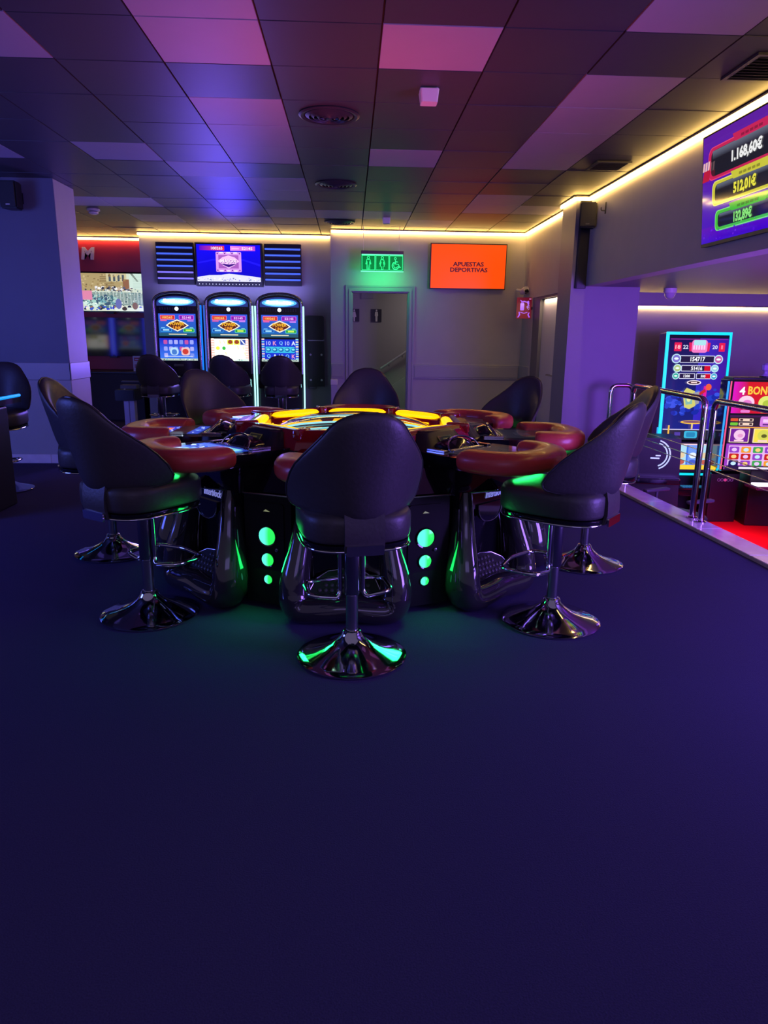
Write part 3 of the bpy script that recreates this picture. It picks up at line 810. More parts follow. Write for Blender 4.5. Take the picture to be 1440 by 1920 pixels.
UPF = Matrix.Rotation(PI, 4, 'Z') @ Matrix.Rotation(-PI/2, 4, 'X')       # art laid flat, its top towards the wheel
def station_art(kind, seed):
    a = Art(0.0003)
    hw, h = 0.190, 0.29
    if kind == 'bright':
        a.rect(-hw, -h/2, hw, h/2, (30, 60, 170)); a.grad(-hw, -h/2, hw, 0.0, (150, 200, 245), (50, 90, 215))
        for k in range(9):
            x = -hw+0.012+k*0.040; c = ((205, 225, 245), (225, 170, 210), (120, 190, 240), (190, 240, 230))[(k*7+seed) % 4]
            a.rect(x, -h/2+0.02, x+0.027, -h/2+0.06+0.06*((k*5) % 4)/3, c)
        a.rect(-hw+0.01, 0.05, -0.01, 0.11, (70, 110, 235)); a.rect(0.01, 0.04, hw-0.01, 0.115, (120, 210, 225))
        for k in range(7): a.rect(0.02+k*0.018, 0.055, 0.031+k*0.018, 0.10, (30, 120, 150))
        a.blobs(-hw+0.02, -0.02, hw-0.02, 0.05, [(235, 245, 255), (170, 215, 250), (90, 120, 235)], 26, 0.006, 0.018, seed)
    elif kind == 'jackpot':
        a.rect(-hw, -h/2, hw, h/2, (16, 16, 26)); a.rect(-hw, -h/2, hw, -h/2+0.09, (35, 60, 190))
        a.frame(-0.10, -h/2+0.008, 0.10, -h/2+0.062, 0.008, 0.005, (245, 170, 200), (205, 30, 40)).text('100544', 0, -h/2+0.035, 0.03, (255, 205, 90), w=0.16, bold=0.02)
        a.blobs(-hw+0.01, -h/2+0.06, hw-0.01, -h/2+0.10, [(220, 220, 250), (120, 140, 240)], 12, 0.006, 0.014, seed)
        a.rect(-hw+0.02, 0.06, hw-0.02, 0.125, (40, 70, 190)); a.blobs(-hw+0.03, 0.065, hw-0.03, 0.12, [(220, 230, 255), (120, 160, 245)], 14, 0.006, 0.014, seed+3)
    else:
        a.grad(-hw, -h/2, hw, h/2, (14, 13, 18), (40, 38, 48))
        a.rect(-hw+0.02, -h/2+0.02, hw-0.02, -h/2+0.05, (34, 32, 42)); a.rect(-0.06, -0.03, 0.05, 0.06, (44, 42, 54)); a.rect(0.09, -0.05, 0.15, 0.03, (36, 34, 44))
    return a

kinds = {0: 'dark', 1: 'dark', 2: 'dark', 3: 'bright', 4: 'jackpot', 5: 'bright', 6: 'dark', 7: 'dark'}
for k in range(8):
    rz = PI/4*k-PI/2
    def part(name, fn, m_, par, smooth=40):
        o = link(name, smesh(name, fn, m_, smooth), None, par)
        if par is tb: o.rotation_euler = (0, 0, rz)
        return o
    con = part('console', console_bm, gloss, tb, 20)
    part('tray', tray_bm, steel, con, 0)
    st = station_art(kinds[k], k).done('station_screen', screen if kinds[k] != 'dark' else screen_lo, con, M=Matrix.Translation((0, 1.055, 0.7965)) @ UPF)
    part('hood', hood_bm, gloss, tb); 
    hr = part('hood_rim', hood_rim_bm, chrome, tb, 60)
    hp = part('hump', hump_bm, satin, tb, 30)
    a = Art(0.0003); a.rect(-0.055, -0.022, 0.055, 0.022, (60, 52, 34)); a.rect(-0.048, -0.016, 0.048, 0.016, (26, 24, 22)); a.rect(-0.02, -0.008, 0.02, 0.006, (70, 62, 40))
    a.done('small_display', screen_lo, hp, M=Matrix.Translation((0, 0.7415, 0.834)) @ Matrix.Rotation(PI, 4, 'Z') @ Matrix.Rotation(-math.radians(42), 4, 'X'))
    part('armrest', armrest_bm, red_leather, tb, 60)
    ap = part('apron', apron_bm, gloss, tb, 20)
    part('tongue', tongue_bm, gloss, ap, 0); part('tongue_edge', tongue_edge_bm, steel, ap, 60)
    lb = smesh('lettering', lambda: letters('Interblock', 0.040, 0.002, w=0.165, bold=0.012, shear=0.25), print_glow, 0)
    link('lettering', lb, None, ap, (-0.05, 1.052, 0.575), (0, 0, PI))
    ub = part('under_light_box', under_bm, matte, tb, 0); part('light_cells', cells_bm, green_cell, ub, 0)
    link('light_cells', smesh('light_cells_far', lambda: mirror(cells_bm), green_cell, 0), None, ub)
    d = bpy.data.lights.get('lamp_green_under') or bpy.data.lights.new('lamp_green_under', 'AREA')
    d.shape = 'RECTANGLE'; d.size = 0.26; d.size_y = 0.03; d.energy = 0.75; d.color = (0.02, 1.0, 0.16)
    lo = bpy.data.objects.new('lamp_green_under', d); COL.objects.link(lo); lo.parent = tb
    lo.matrix_local = Matrix.Rotation(rz, 4, 'Z') @ Matrix.Translation((0, 1.29, 0.731)) @ Matrix.Rotation(math.radians(35), 4, 'X')
    ft = part('foot_shell', foot_bm, smoke, tb, 60)
    part('niche', niche_bm, gloss, ft, 30); part('niche_arch', arch_bm, dchrome, ft, 60)
    fp = part('foot_plate', plate_bm, rubber, tb, 0); dd = part('dots', dots_bm, dots, fp, 0); dd['kind'] = 'stuff'
    part('foot_plate_edge', pedge_bm, steel, fp, 60)

# lamp panels between the stations
def lamp_panel_bm():
    b = BM(); plate(b, rrect(-0.135, 0.03, 0.135, 0.60, 0.012), 0.85, 1.035); plate(b, rrect(-0.095, 0.07, 0.095, 0.565, 0.02), 1.035, 1.041); return b
def disc_bm(r):
    def fn():
        b = BM(); lathe(b, [(r*1.0, 0.0), (r, 0.006), (r*0.6, 0.011), (r*0.1, 0.012)], 28, M=Matrix.Rotation(-PI/2, 4, 'X')); return b
    return fn
def ring_bm(r):
    def fn():
        b = BM(); lathe(b, [(r*1.18, 0), (r*1.16, 0.006), (r*1.02, 0.004), (r*1.02, 0)], 28, cap=False, M=Matrix.Rotation(-PI/2, 4, 'X')); return b
    return fn
for k in range(8):
    rz = PI/4*k-PI/2+PI/8
    pn = link('lamp_panel', smesh('lamp_panel', lamp_panel_bm, panel_black, 20), None, tb); pn.rotation_euler = (0, 0, rz)
    for z, r in ((0.392, 0.046), (0.268, 0.033), (0.163, 0.022)):
        link('lamp_lens', smesh('lamp_lens_%d' % (r*1000), disc_bm(r), lens, 60), None, pn, (0, 1.042, z))
        link('lamp_ring', smesh('lamp_ring_%d' % (r*1000), ring_bm(r), gloss, 60), None, pn, (0, 1.042, z))
    link('keyhole', smesh('keyhole', lambda: lathe(BM(), [(0.010, 0), (0.009, 0.006), (0.004, 0.007)], 12, M=Matrix.Rotation(-PI/2, 4, 'X')), steel, 40), None, pn, (-0.055, 1.042, 0.325))
    link('logo_tab', smesh('logo_tab', lambda: plate(BM(), [(-0.018, 0), (0.018, 0), (0.006, 0.010), (-0.006, 0.006)], 0.0, 0.003), mat('pale_tab', (0.5, 0.5, 0.4), 0.4, emit=lin((170, 180, 120)), es=0.4), 0), None, pn, (0, 1.042, 0.520))
for s in (-1, 1):
    d = bpy.data.lights.new('lamp_green_floor', 'AREA'); d.shape = 'RECTANGLE'; d.size = 0.12; d.size_y = 0.3; d.energy = 1.5; d.color = (0.01, 1.0, 0.14)
    lo = bpy.data.objects.new('lamp_green_floor', d); COL.objects.link(lo); lo.parent = tb
    lo.matrix_local = Matrix.Rotation(-PI+s*PI/8, 4, 'Z') @ Matrix.Translation((0, 1.065, 0.28)) @ Matrix.Rotation(math.radians(70), 4, 'X')

# centre: red ring, amber bars, wheel under glass
b = BM(); R8 = PI/8
o_, i_ = octo(0.685), octo(0.50)
def band(b, A, za, B, zb):
    p = [b.verts.new((x, y, za)) for x, y in A]; q = [b.verts.new((x, y, zb)) for x, y in B]
    for i in range(8): b.faces.new((p[i], p[(i+1) % 8], q[(i+1) % 8], q[i]))
band(b, octo(0.70), 0.775, octo(0.665), 0.855); band(b, octo(0.665), 0.855, octo(0.64), 0.885); band(b, octo(0.64), 0.885, octo(0.61), 0.885); band(b, octo(0.61), 0.885, octo(0.55), 0.842); band(b, octo(0.55), 0.845, octo(0.50), 0.790)
bmesh.ops.remove_doubles(b, verts=b.verts[:], dist=1e-5); fin('ring', b, red_gloss, tb, 20)
def bar_bm(): 
    b = BM(); n = 16; P = [(-0.200+0.40*k/n, 0.578, 0.862) for k in range(n+1)]
    R = [0.030*(1-abs(2*k/n-1)**5)**0.5+0.003 for k in range(n+1)]
    tube(b, P, R, 12, flat=0.72); return b
def bar_reflection_bm():
    b = BM(); prism(b, [(-0.17, 0.0), (0.17, 0.0), (0.15, 0.035), (-0.15, 0.035)], 0, 0.005, M=Matrix.Translation((0, 0.505, 0.800)) @ Matrix.Rotation(math.radians(45), 4, 'X')); return b
for k in range(8):
    o = link('amber_bar', smesh('amber_bar', bar_bm, amber, 60), None, tb); o.rotation_euler = (0, 0, PI/4*k)
    o = link('amber_reflection', smesh('amber_reflection', bar_reflection_bm, amber, 0), None, tb); o.rotation_euler = (0, 0, PI/4*k)  # glowing strips modelled as reflections of the amber bars
    o = link('ring_clip', smesh('ring_clip', lambda: box(BM(), -0.022, 0.60, 0.835, 0.022, 0.735, 0.892, 0.010), red_gloss, 40), None, tb); o.rotation_euler = (0, 0, PI/4*k+PI/8)
b = BM(); lathe(b, [(0.50, 0.79), (0.49, 0.80), (0.42, 0.765), (0.34, 0.745), (0.10, 0.755), (0.02, 0.77)], 48, cap=False); wl = fin('wheel_bowl', b, wood, tb)
b = BM(); lathe(b, [(0.475, 0.800), (0.480, 0.808), (0.465, 0.812), (0.462, 0.800)], 48, cap=False); fin('wheel_light', b, wheel_led, wl)
a = BM(); cl = a.loops.layers.float_color.new('Col')
for k in range(37):
    t0, t1 = 2*PI*k/37, 2*PI*(k+0.92)/37; c = lin((20, 130, 50)) if k == 0 else (lin((190, 20, 25)) if k % 2 else lin((15, 14, 16)))
    q = [a.verts.new((r*math.cos(t), r*math.sin(t), z)) for r, t, z in ((0.25, t0, 0.765), (0.25, t1, 0.765), (0.34, t1, 0.772), (0.34, t0, 0.772))]
    fc = a.faces.new(q)
    for l in fc.loops: l[cl] = (*c, 1)
fin('number_ring', a, flat_print, wl, 0)
b = BM(); lathe(b, [(0.10, 0.755), (0.05, 0.775), (0.022, 0.80), (0.02, 0.83), (0.03, 0.84), (0.012, 0.855), (0.002, 0.857)], 24); fin('turret', b, brass, wl)
b = BM(); lathe(b, [(0.50, 0.815), (0.495, 0.830), (0.40, 0.868), (0.28, 0.895), (0.15, 0.910), (0.01, 0.915)], 40, cap=False); fin('glass_dome', b, glass, tb, 80)
d = bpy.data.lights.new('lamp_red_table', 'AREA'); d.shape = 'DISK'; d.size = 0.9; d.energy = 12; d.color = (1.0, 0.07, 0.12); d.spread = math.radians(120)
lo = bpy.data.objects.new('lamp_red_table', d); COL.objects.link(lo); lo.parent = tb
lo.matrix_local = Matrix.Translation((0.0, -0.1, 0.945)) @ Matrix.Rotation(PI-math.radians(8), 4, 'X')

# ------------------------------------------------------------------ slot machines at the back
def arch_outline(hw, z0, zs, zt, n=14):
    P = [(-hw, z0), (hw, z0)]
    for k in range(n+1):
        a = PI*k/n; P.append((hw*math.cos(a), zs+(zt-zs)*math.sin(a)**0.75))
    return P
def reels(a, x0, z0, x1, z1, kind):
    if kind == 0:
        a.grad(x0, z0, x1, z1, (60, 120, 235), (25, 35, 190))
        for j in range(6):
            for i in range(2 if 0 < j < 5 else 3):
                a.rr(x0+0.06+j*0.077, z1-0.085-i*0.095, x0+0.115+j*0.077, z1-0.025-i*0.095, 0.012, ((190, 80, 160), (150, 160, 250), (170, 170, 240), (120, 140, 230))[(i+j) % 4])
        a.rr(x0+0.15, z0+0.075, x0+0.275, z0+0.19, 0.05, (180, 215, 250)).rr(x0+0.175, z0+0.085, x0+0.25, z0+0.16, 0.03, (70, 120, 200))
        a.rr(x0+0.315, z0+0.075, x0+0.44, z0+0.19, 0.03, (230, 190, 190)).ell(x0+0.375, z0+0.13, 0.045, 0.04, (200, 60, 50))
        a.rect(x0+0.07, z0+0.055, x1-0.07, z0+0.065, (220, 230, 250))
    elif kind == 1:
        a.rect(x0, z0, x1, z1, (250, 248, 240)); a.rect(x0, z0, x0+0.05, z1, (240, 150, 140)); a.rect(x1-0.05, z0, x1, z1, (240, 160, 150))
        for i in range(9):
            for xx in (x0+0.006, x1-0.044): a.rect(xx, z0+0.02+i*0.036, xx+0.038, z0+0.036+i*0.036, (255, 235, 225))
        a.rr(x0+0.24, z1-0.085, x0+0.33, z1-0.01, 0.01, (180, 205, 60)).ell(x0+0.285, z1-0.045, 0.035, 0.03, (120, 50, 25))
        a.rr(x0+0.335, z1-0.085, x0+0.425, z1-0.01, 0.01, (190, 210, 60)).ell(x0+0.38, z1-0.045, 0.035, 0.03, (120, 50, 25))
        a.rr(x0+0.43, z1-0.085, x0+0.51, z1-0.01, 0.01, (40, 60, 130)).poly([(x0+0.44, z1-0.02), (x0+0.46, z1-0.02), (x0+0.505, z1-0.075), (x0+0.485, z1-0.075)], (220, 230, 245))
        a.ell(x0+0.10, z1-0.135, 0.03, 0.028, (245, 215, 60)).ell(x0+0.19, z1-0.135, 0.026, 0.028, (40, 150, 50))
        for xx, zz in ((0.12, -0.05), (0.18, -0.05), (0.38, -0.13), (0.46, -0.135), (0.20, -0.215), (0.48, -0.22)):
            a.poly([(x0+xx, z1+zz+0.03), (x0+xx+0.02, z1+zz+0.03), (x0+xx+0.035, z1+zz-0.02), (x0+xx+0.015, z1+zz-0.02)], (215, 200, 150))
    else:
        a.rect(x0, z0, x1, z1, (25, 50, 205))
        for i in range(9):
            for xx, c in ((x0+0.004, ((235, 200, 190), (120, 200, 220))[i % 2]), (x1-0.044, ((150, 220, 230), (235, 220, 190))[i % 2])): a.rect(xx, z0+0.03+i*0.035, xx+0.04, z0+0.05+i*0.035, c)
        for j, s in enumerate(('10', 'K', 'Q', '10', 'A')): a.text(s, x0+0.105+j*0.092, z1-0.055, 0.06, ((180, 190, 250), (230, 150, 190), (120, 190, 240), (180, 190, 250), (230, 240, 255))[j], bold=0.02)
        a.rect(x0+0.06, z1-0.195, x1-0.06, z1-0.105, (60, 190, 225))
        for j in range(5): a.ell(x0+0.105+j*0.092, z1-0.15, 0.038, 0.030, (20, 100, 170)).ell(x0+0.10+j*0.092, z1-0.145, 0.024, 0.015, (120, 225, 240))
        for j, s in enumerate(('Q', 'A', '10', 'Q', 'K')): a.text(s, x0+0.105+j*0.092, z1-0.245, 0.06, ((120, 200, 240), (230, 240, 255), (180, 190, 250), (120, 200, 240), (230, 150, 190))[j], bold=0.02)
    a.rect(x0, z0, x1, z0+0.03, (170, 190, 180)); a.blobs(x0, z0, x1, z0+0.03, [(30, 40, 60), (235, 240, 230), (90, 180, 190)], 22, 0.004, 0.010, kind+5)

def slot(x, kind, label, left_m, right_m, y=10.95, rz=0.0, grp='three slot machines at the back wall'):
    t = thing('slot_machine', label, 'slot machine', (x, y, 0), rz, grp)
    hw = 0.325
    b = BM(); plate(b, arch_outline(hw, 0.62, 1.80, 1.955), 0.0, 0.45); fin('cabinet', b, gloss, t, 40)
    b = BM(); box(b, -hw, 0.02, 0, hw, 0.45, 0.62, 0.01); fin('stand', b, satin, t, 0)
    b = BM(); prism(b, [(-hw, 0), (hw, 0), (hw*0.97, -0.22), (-hw*0.97, -0.22)], 0.60, 0.74, taper=[(-hw, 0), (hw, 0), (hw*0.95, -0.20), (-hw*0.95, -0.20)])
    bmesh.ops.bevel(b, geom=b.edges[:], offset=0.015, segments=2, affect='EDGES'); bd = fin('button_deck', b, gloss, t, 30)
    for k in range(4):
        b = BM(); lathe(b, [(0.022, 0), (0.02, 0.008), (0.004, 0.010)], 14); fin('button', b, white_emit if k < 2 else greyp, bd, 40, (-0.15+0.1*k, -0.12, 0.74))
    P = [(-hw, -0.012, 0.80)]+[(hw*math.cos(PI-PI*k/20), -0.012, 1.80+0.155*math.sin(PI*k/20)**0.75) for k in range(21)]+[(hw, -0.012, 0.80)]
    b = BM(); tube(b, P, 0.022, 8, upv=Vector((0, 1, 0))); fin('chrome_arch', b, dchrome, t, 60)
    for s, m_ in ((-1, left_m), (1, right_m)):
        if m_ is None: continue
        b = BM(); box(b, s*(hw+0.028)-0.011, -0.03, 0.02, s*(hw+0.028)+0.011, -0.012, 1.78, 0.004, 1); fin('edge_light', b, m_, t, 0)
    a = Art(); a.poly(arch_outline(0.285, 1.765, 1.80, 1.905), (26, 40, 100)); a.ell(0, 1.825, 0.255, 0.055, (70, 150, 220), 28).ell(0, 1.825, 0.215, 0.038, (150, 215, 245), 28)
    xs = -0.185
    for k, (w_, h_) in enumerate(((.05, .05), (.042, .044), (.045, .046), (.04, .05), (.03, .036), (.034, .034), (.042, .046), (.044, .048), (.04, .044))):
        a.rr(xs, 1.812-k*0.0012, xs+w_-0.006, 1.812+h_-k*0.0012, 0.008, (240, 250, 255)); xs += w_
    a.done('top_sign', screen_hi, t, loc=(0, -0.004, 0))
    b = BM()
    for i in range(14):
        if abs(-0.24+i*0.037) < 0.05: continue
        for j in range(3): box(b, -0.25+i*0.037, -0.006, 1.705+j*0.016, -0.232+i*0.037, -0.001, 1.713+j*0.016)
    g = fin('speaker_grille', b, greyp, t, 0); g['kind'] = 'stuff'
    b = BM(); lathe(b, [(0.028, 0), (0.026, 0.012), (0.006, 0.018)], 18, M=Matrix.Rotation(PI/2, 4, 'X')); fin('round_lamp', b, white_emit, t, 40, (0.0, -0.002, 1.725))
    a = Art(); x0, x1, z0, z1 = -0.27, 0.27, 1.335, 1.655
    a.grad(x0, z0, x1, z1, (30, 95, 165), (45, 85, 215)); a.rect(x0, z0, x1, z0+0.045, (35, 85, 110)).rect(-0.13, z0+0.022, 0.13, z0+0.034, (240, 230, 200))
    a.frame(-0.245, z1-0.085, -0.03, z1-0.02, 0.008, 0.007, (250, 130, 170), (205, 40, 35)).text('100265', -0.14, z1-0.053, 0.032, (255, 205, 110), w=0.15, bold=0.02)
    a.frame(0.03, z1-0.085, 0.245, z1-0.02, 0.008, 0.007, (225, 110, 235), (130, 25, 170)).text('52145', 0.14, z1-0.053, 0.032, (250, 200, 255), w=0.13, bold=0.02)
    a.rect(-0.24, z1-0.105, -0.15, z1-0.09, (235, 90, 150)).rect(0.15, z1-0.107, 0.24, z1-0.092, (210, 130, 235))
    zc = z0+0.155
    a.poly([(-0.165, zc), (-0.11, zc-0.035), (0, zc-0.088), (0.11, zc-0.035), (0.165, zc), (0.11, zc+0.04), (0, zc+0.085), (-0.11, zc+0.04)], (250, 240, 215))
    a.poly([(-0.14, zc), (-0.09, zc-0.032), (0, zc-0.07), (0.09, zc-0.032), (0.14, zc), (0.09, zc+0.034), (0, zc+0.066), (-0.09, zc+0.034)], (90, 35, 25))
    a.text('POWER', 0, zc+0.022, 0.048, (250, 185, 40), w=0.205, bold=0.03).text('LINK', 0, zc-0.035, 0.046, (245, 160, 40), w=0.12, bold=0.03)
    a.frame(-0.245, z0+0.065, -0.085, z0+0.11, 0.006, 0.006, (60, 170, 235), (30, 70, 160)).rect(-0.21, z0+0.078, -0.12, z0+0.098, (160, 215, 250))
    a.frame(0.085, z0+0.06, 0.245, z0+0.11, 0.006, 0.006, (120, 240, 190), (30, 150, 60)).rect(0.12, z0+0.075, 0.21, z0+0.097, (200, 235, 90))
    a.rect(-0.235, z0+0.115, -0.18, z0+0.123, (140, 210, 250)).rect(0.18, z0+0.118, 0.23, z0+0.126, (150, 245, 200))
    a.done('upper_screen', screen, t, loc=(0, -0.006, 0))
    a = Art(); reels(a, -0.275, 0.985, 0.275, 1.305, kind); a.done('reel_screen', screen if kind != 1 else screen_hi, t, loc=(0, -0.006, 0))
    b = BM(); box(b, -0.08, -0.02, 0.90, 0.06, 0.0, 0.935, 0.005, 1); fin('ticket_slot', b, greyp, t, 0)
    return t
slot(-2.548, 0, 'left one of three slot machines, its reels on a blue screen', None, blue_edge)
slot(-1.795, 1, 'middle one of three slot machines, its reels on a white screen', blue_line, ice_edge)
slot(-1.052, 2, 'right one of three slot machines, its screen showing 10 K Q A symbols', ice_edge, ice_edge)

deep_blue = mat('deep_blue_edge', (0.02, 0.02, 0.6), 0.3, emit=(0.01, 0.01, 1.0), es=6.0)
slot(-5.42, 0, 'slot machine with deep blue edges, mirrored in the dark alcove screen', deep_blue, deep_blue, 6.1, PI, 'machines mirrored in the alcove screen')
slot(-6.22, 1, 'slot machine with deep blue edges at the left, mirrored beside another in the alcove screen', deep_blue, deep_blue, 6.1, PI, 'machines mirrored in the alcove screen')

# sign above the machines
t = thing('jackpot_sign', 'black wall sign with a blue screen between two panels of glowing bars', 'sign', (-1.84, 11.48, 2.40))
b = BM(); plate(b, [(-0.50, -0.32), (0.50, -0.32), (0.50, 0.30), (-0.50, 0.30)], -0.06, 0.06); fin('screen_box', b, matte, t, 0)
a = Art(); x0, x1, z0, z1 = -0.475, 0.475, -0.255, 0.275
a.grad(x0, z0, x1, z1, (10, 5, 190), (20, 10, 245)); a.poly([(x0+0.02, 0.02), (x0+0.25, 0.07), (x1-0.25, 0.07), (x1, 0.0), (x1, -0.03), (x1-0.25, 0.045), (x0+0.25, 0.045), (x0+0.02, 0)], (30, 22, 250))
a.grad(-0.43, z1-0.085, -0.06, z1-0.02, (90, 10, 200), (230, 60, 90), True).rect(-0.10, z1-0.08, -0.07, z1-0.025, (225, 20, 60)).text('100265', -0.17, z1-0.053, 0.042, (250, 235, 245), w=0.17, bold=0.02)
a.grad(0.03, z1-0.085, 0.40, z1-0.02, (240, 140, 230), (190, 70, 220), True).text('52145', 0.28, z1-0.053, 0.042, (255, 240, 235), w=0.16, bold=0.02).rect(0.05, z1-0.062, 0.16, z1-0.05, (250, 190, 240))
zc = 0.03
a.rr(-0.19, zc-0.145, 0.19, zc+0.14, 0.012, (215, 150, 235))
for k in range(3):
    for zz in (zc-0.14, zc+0.12): a.rect(-0.135+0.105*k, zz, -0.08+0.105*k, zz+0.018, (250, 240, 250))
for k in range(4):
    for zz in (zc-0.122, zc+0.118): a.ell(-0.165+0.11*k, zz, 0.010, 0.010, (70, 20, 130), 8)
a.rect(-0.15, zc-0.095, 0.15, zc+0.095, (165, 90, 190)).poly([(-0.16, zc+0.01), (-0.09, zc-0.05), (0, zc-0.095), (0.09, zc-0.05), (0.16, zc+0.01), (0.09, zc+0.065), (0, zc+0.09), (-0.09, zc+0.065)], (240, 190, 245))
a.poly([(-0.12, zc-0.03), (0, zc-0.08), (0.12, zc-0.03), (0.06, zc-0.03), (0, zc-0.04), (-0.06, zc-0.03)], (60, 20, 130)).text('MAJOR', 0.006, zc-0.001, 0.072, (120, 40, 165), w=0.255, bold=0.06).text('MAJOR', 0, zc+0.004, 0.066, (252, 232, 250), w=0.245, bold=0.03)
a.poly([(x0, z0), (x1, z0), (x1, z0+0.065), (0.30, z0+0.085), (0.10, z0+0.105), (0.0, z0+0.115), (-0.12, z0+0.095), (-0.30, z0+0.09), (x0, z0+0.06)], (225, 225, 250))
a.blobs(x0, z0+0.004, x1, z0+0.06, [(160, 150, 230), (120, 130, 180), (250, 250, 255)], 60, 0.005, 0.012, 4)
a.done('screen', screen, t, loc=(0, -0.062, 0))
b = BM()
for k in range(19): box(b, -0.455+0.05*k, -0.064, -0.297, -0.447+0.05*k, -0.06, -0.289)
g = fin('dot_lights', b, white_emit, t, 0); g['kind'] = 'stuff'
for s, xa, xb in ((-1, -1.085, -0.53), (1, 0.53, 1.085)):
    b = BM(); plate(b, [(xa, -0.30), (xb, -0.30), (xb, 0.30), (xa, 0.30)], -0.03, 0.05); pnl = fin('side_panel', b, matte, t, 0)
    for k in range(6):
        z = 0.225-k*0.088
        b = BM(); box(b, xa+0.01, -0.05, z-0.012, xb-0.01, -0.03, z+0.012, 0.005, 1); fin('light_bar', b, bar_violet if (s < 0 and k > 3) else bar_blue, pnl, 0)
t['label'] = 'black wall sign with a blue screen between two panels of glowing bars'

# tall black case on the niche wall
t = thing('wall_case', 'tall narrow black case with four silver studs beside the right slot machine', 'case', (-0.545, 11.47, 0))
b = BM(); plate(b, rrect(-0.135, 1.30, 0.125, 1.665, 0.03), 0.0, 0.07); fin('upper_case', b, satin, t, 0)
b = BM(); plate(b, [(-0.130, 0.585), (0.130, 0.585), (0.128, 1.285), (-0.128, 1.285)], -0.02, 0.07); lc = fin('lower_case', b, satin, t, 0)
b = BM(); box(b, -0.13, -0.012, 1.284, 0.128, 0.06, 1.30, 0.003, 1); fin('joint_strip', b, lavender, t, 0)
for x, z in ((-0.085, 1.075), (0.085, 1.075), (-0.085, 0.685), (0.085, 0.685)):
    b = BM(); lathe(b, [(0.017, 0), (0.016, 0.006), (0.006, 0.010)], 14, M=Matrix.Rotation(PI/2, 4, 'X')); fin('stud', b, white_pl, lc, 40, (x, -0.021, z))
b = BM(); box(b, -0.12, -0.025, 0.545, 0.0, 0.05, 0.585, 0.006, 1); fin('foot_block', b, greyp, t, 0)
t = thing('narrow_pale_box', 'narrow pale blue box standing below the dado left of the doorway', 'plinth', (-0.25, 10.78, 0))
b = BM(); box(b, -0.045, -0.05, 0.0, 0.045, 0.06, 0.66, 0.004, 1); fin('body', b, lavender, t, 0)  # narrow box added where only a pale upright strip is known
b = BM(); box(b, -0.05, -0.055, 0.66, 0.05, 0.062, 0.74, 0.004, 1); fin('cap', b, white_pl, t, 0)

# ------------------------------------------------------------------ hanging restroom sign
t = thing('restroom_sign', 'hanging green edge lit restroom sign with man, woman and wheelchair symbols', 'sign', (0.44, 10.55, 2.28))
b = BM(); box(b, -0.30, -0.018, 0.205, 0.30, 0.018, 0.25, 0.003, 1); fin('header_bar', b, mat('sign_bar', (0.20, 0.13, 0.13), 0.4, metal=0.4), t, 0)
b = BM(); plate(b, [(-0.30, -0.025), (0.30, -0.025), (0.30, 0.205), (-0.30, 0.205)], -0.005, 0.005); pl = fin('acrylic_plate', b, acrylic, t, 0)
for sx in (-0.265, 0.235):
    b = BM(); tube(b, [(sx, 0, 0.25), (sx, 0, ZC-2.28)], 0.0035, 6); fin('cable', b, white_pl, t)
gl = mat('green_etch', (0.1, 0.8, 0.3), 0.4, emit=(0.03, 0.90, 0.27), es=1.25)
gh = mat('green_etch_hot', (0.3, 0.9, 0.5), 0.4, emit=(0.16, 0.98, 0.50), es=1.3)
def outline(b, P, r=0.006, closed=True): tube(b, [(x, -0.008, z) for x, z in P], r, 6, closed=closed, upv=Vector((0, 1, 0)))
def fr(b, x0, x1): outline(b, [(x0, -0.005), (x1, -0.005), (x1, 0.185), (x0, 0.185)], 0.005)
b = BM(); box(b, -0.30, -0.009, -0.03, 0.30, 0.009, -0.018); box(b, -0.29, -0.007, 0.193, 0.29, 0.007, 0.205); fin('lit_edge', b, gh, pl, 0)
for k, x in enumerate((-0.195, 0.0, 0.195)):
    b = BM(); fr(b, x-0.09, x+0.09)
    if k < 2:
        outline(b, ell(x, 0.158, 0.016, 0.018, 10), 0.004)
        if k == 0: outline(b, [(x-0.022, 0.132), (x+0.022, 0.132), (x+0.036, 0.07), (x+0.024, 0.07), (x+0.018, 0.105), (x+0.020, 0.005), (x+0.002, 0.005), (x, 0.07), (x-0.002, 0.005), (x-0.020, 0.005), (x-0.018, 0.105), (x-0.024, 0.07), (x-0.036, 0.07)], 0.0042)
        else: outline(b, [(x-0.020, 0.132), (x+0.020, 0.132), (x+0.038, 0.07), (x+0.027, 0.068), (x+0.015, 0.105), (x+0.030, 0.042), (x+0.013, 0.042), (x+0.012, 0.002), (x-0.012, 0.002), (x-0.013, 0.042), (x-0.030, 0.042), (x-0.015, 0.105), (x-0.027, 0.068), (x-0.038, 0.07)], 0.0042)
    else:
        outline(b, ell(x-0.012, 0.150, 0.013, 0.015, 10), 0.004)
        outline(b, ell(x-0.008, 0.055, 0.046, 0.050, 16, 105, 350), 0.006, False)
        outline(b, ell(x-0.006, 0.058, 0.028, 0.032, 12, 110, 340), 0.004, False)
        outline(b, [(x-0.010, 0.128), (x-0.006, 0.075), (x+0.030, 0.075), (x+0.052, 0.030), (x+0.064, 0.036)], 0.0055, False)
        outline(b, [(x-0.008, 0.108), (x+0.026, 0.104)], 0.0045, False)
    fin('pictogram', b, gl, pl, 60)
area('lamp_restroom_sign', (0.44, 10.60, 2.235), (0.44, 10.9, 2.05), 0.56, (0.01, 1.0, 0.20), 3.0, 0.03)

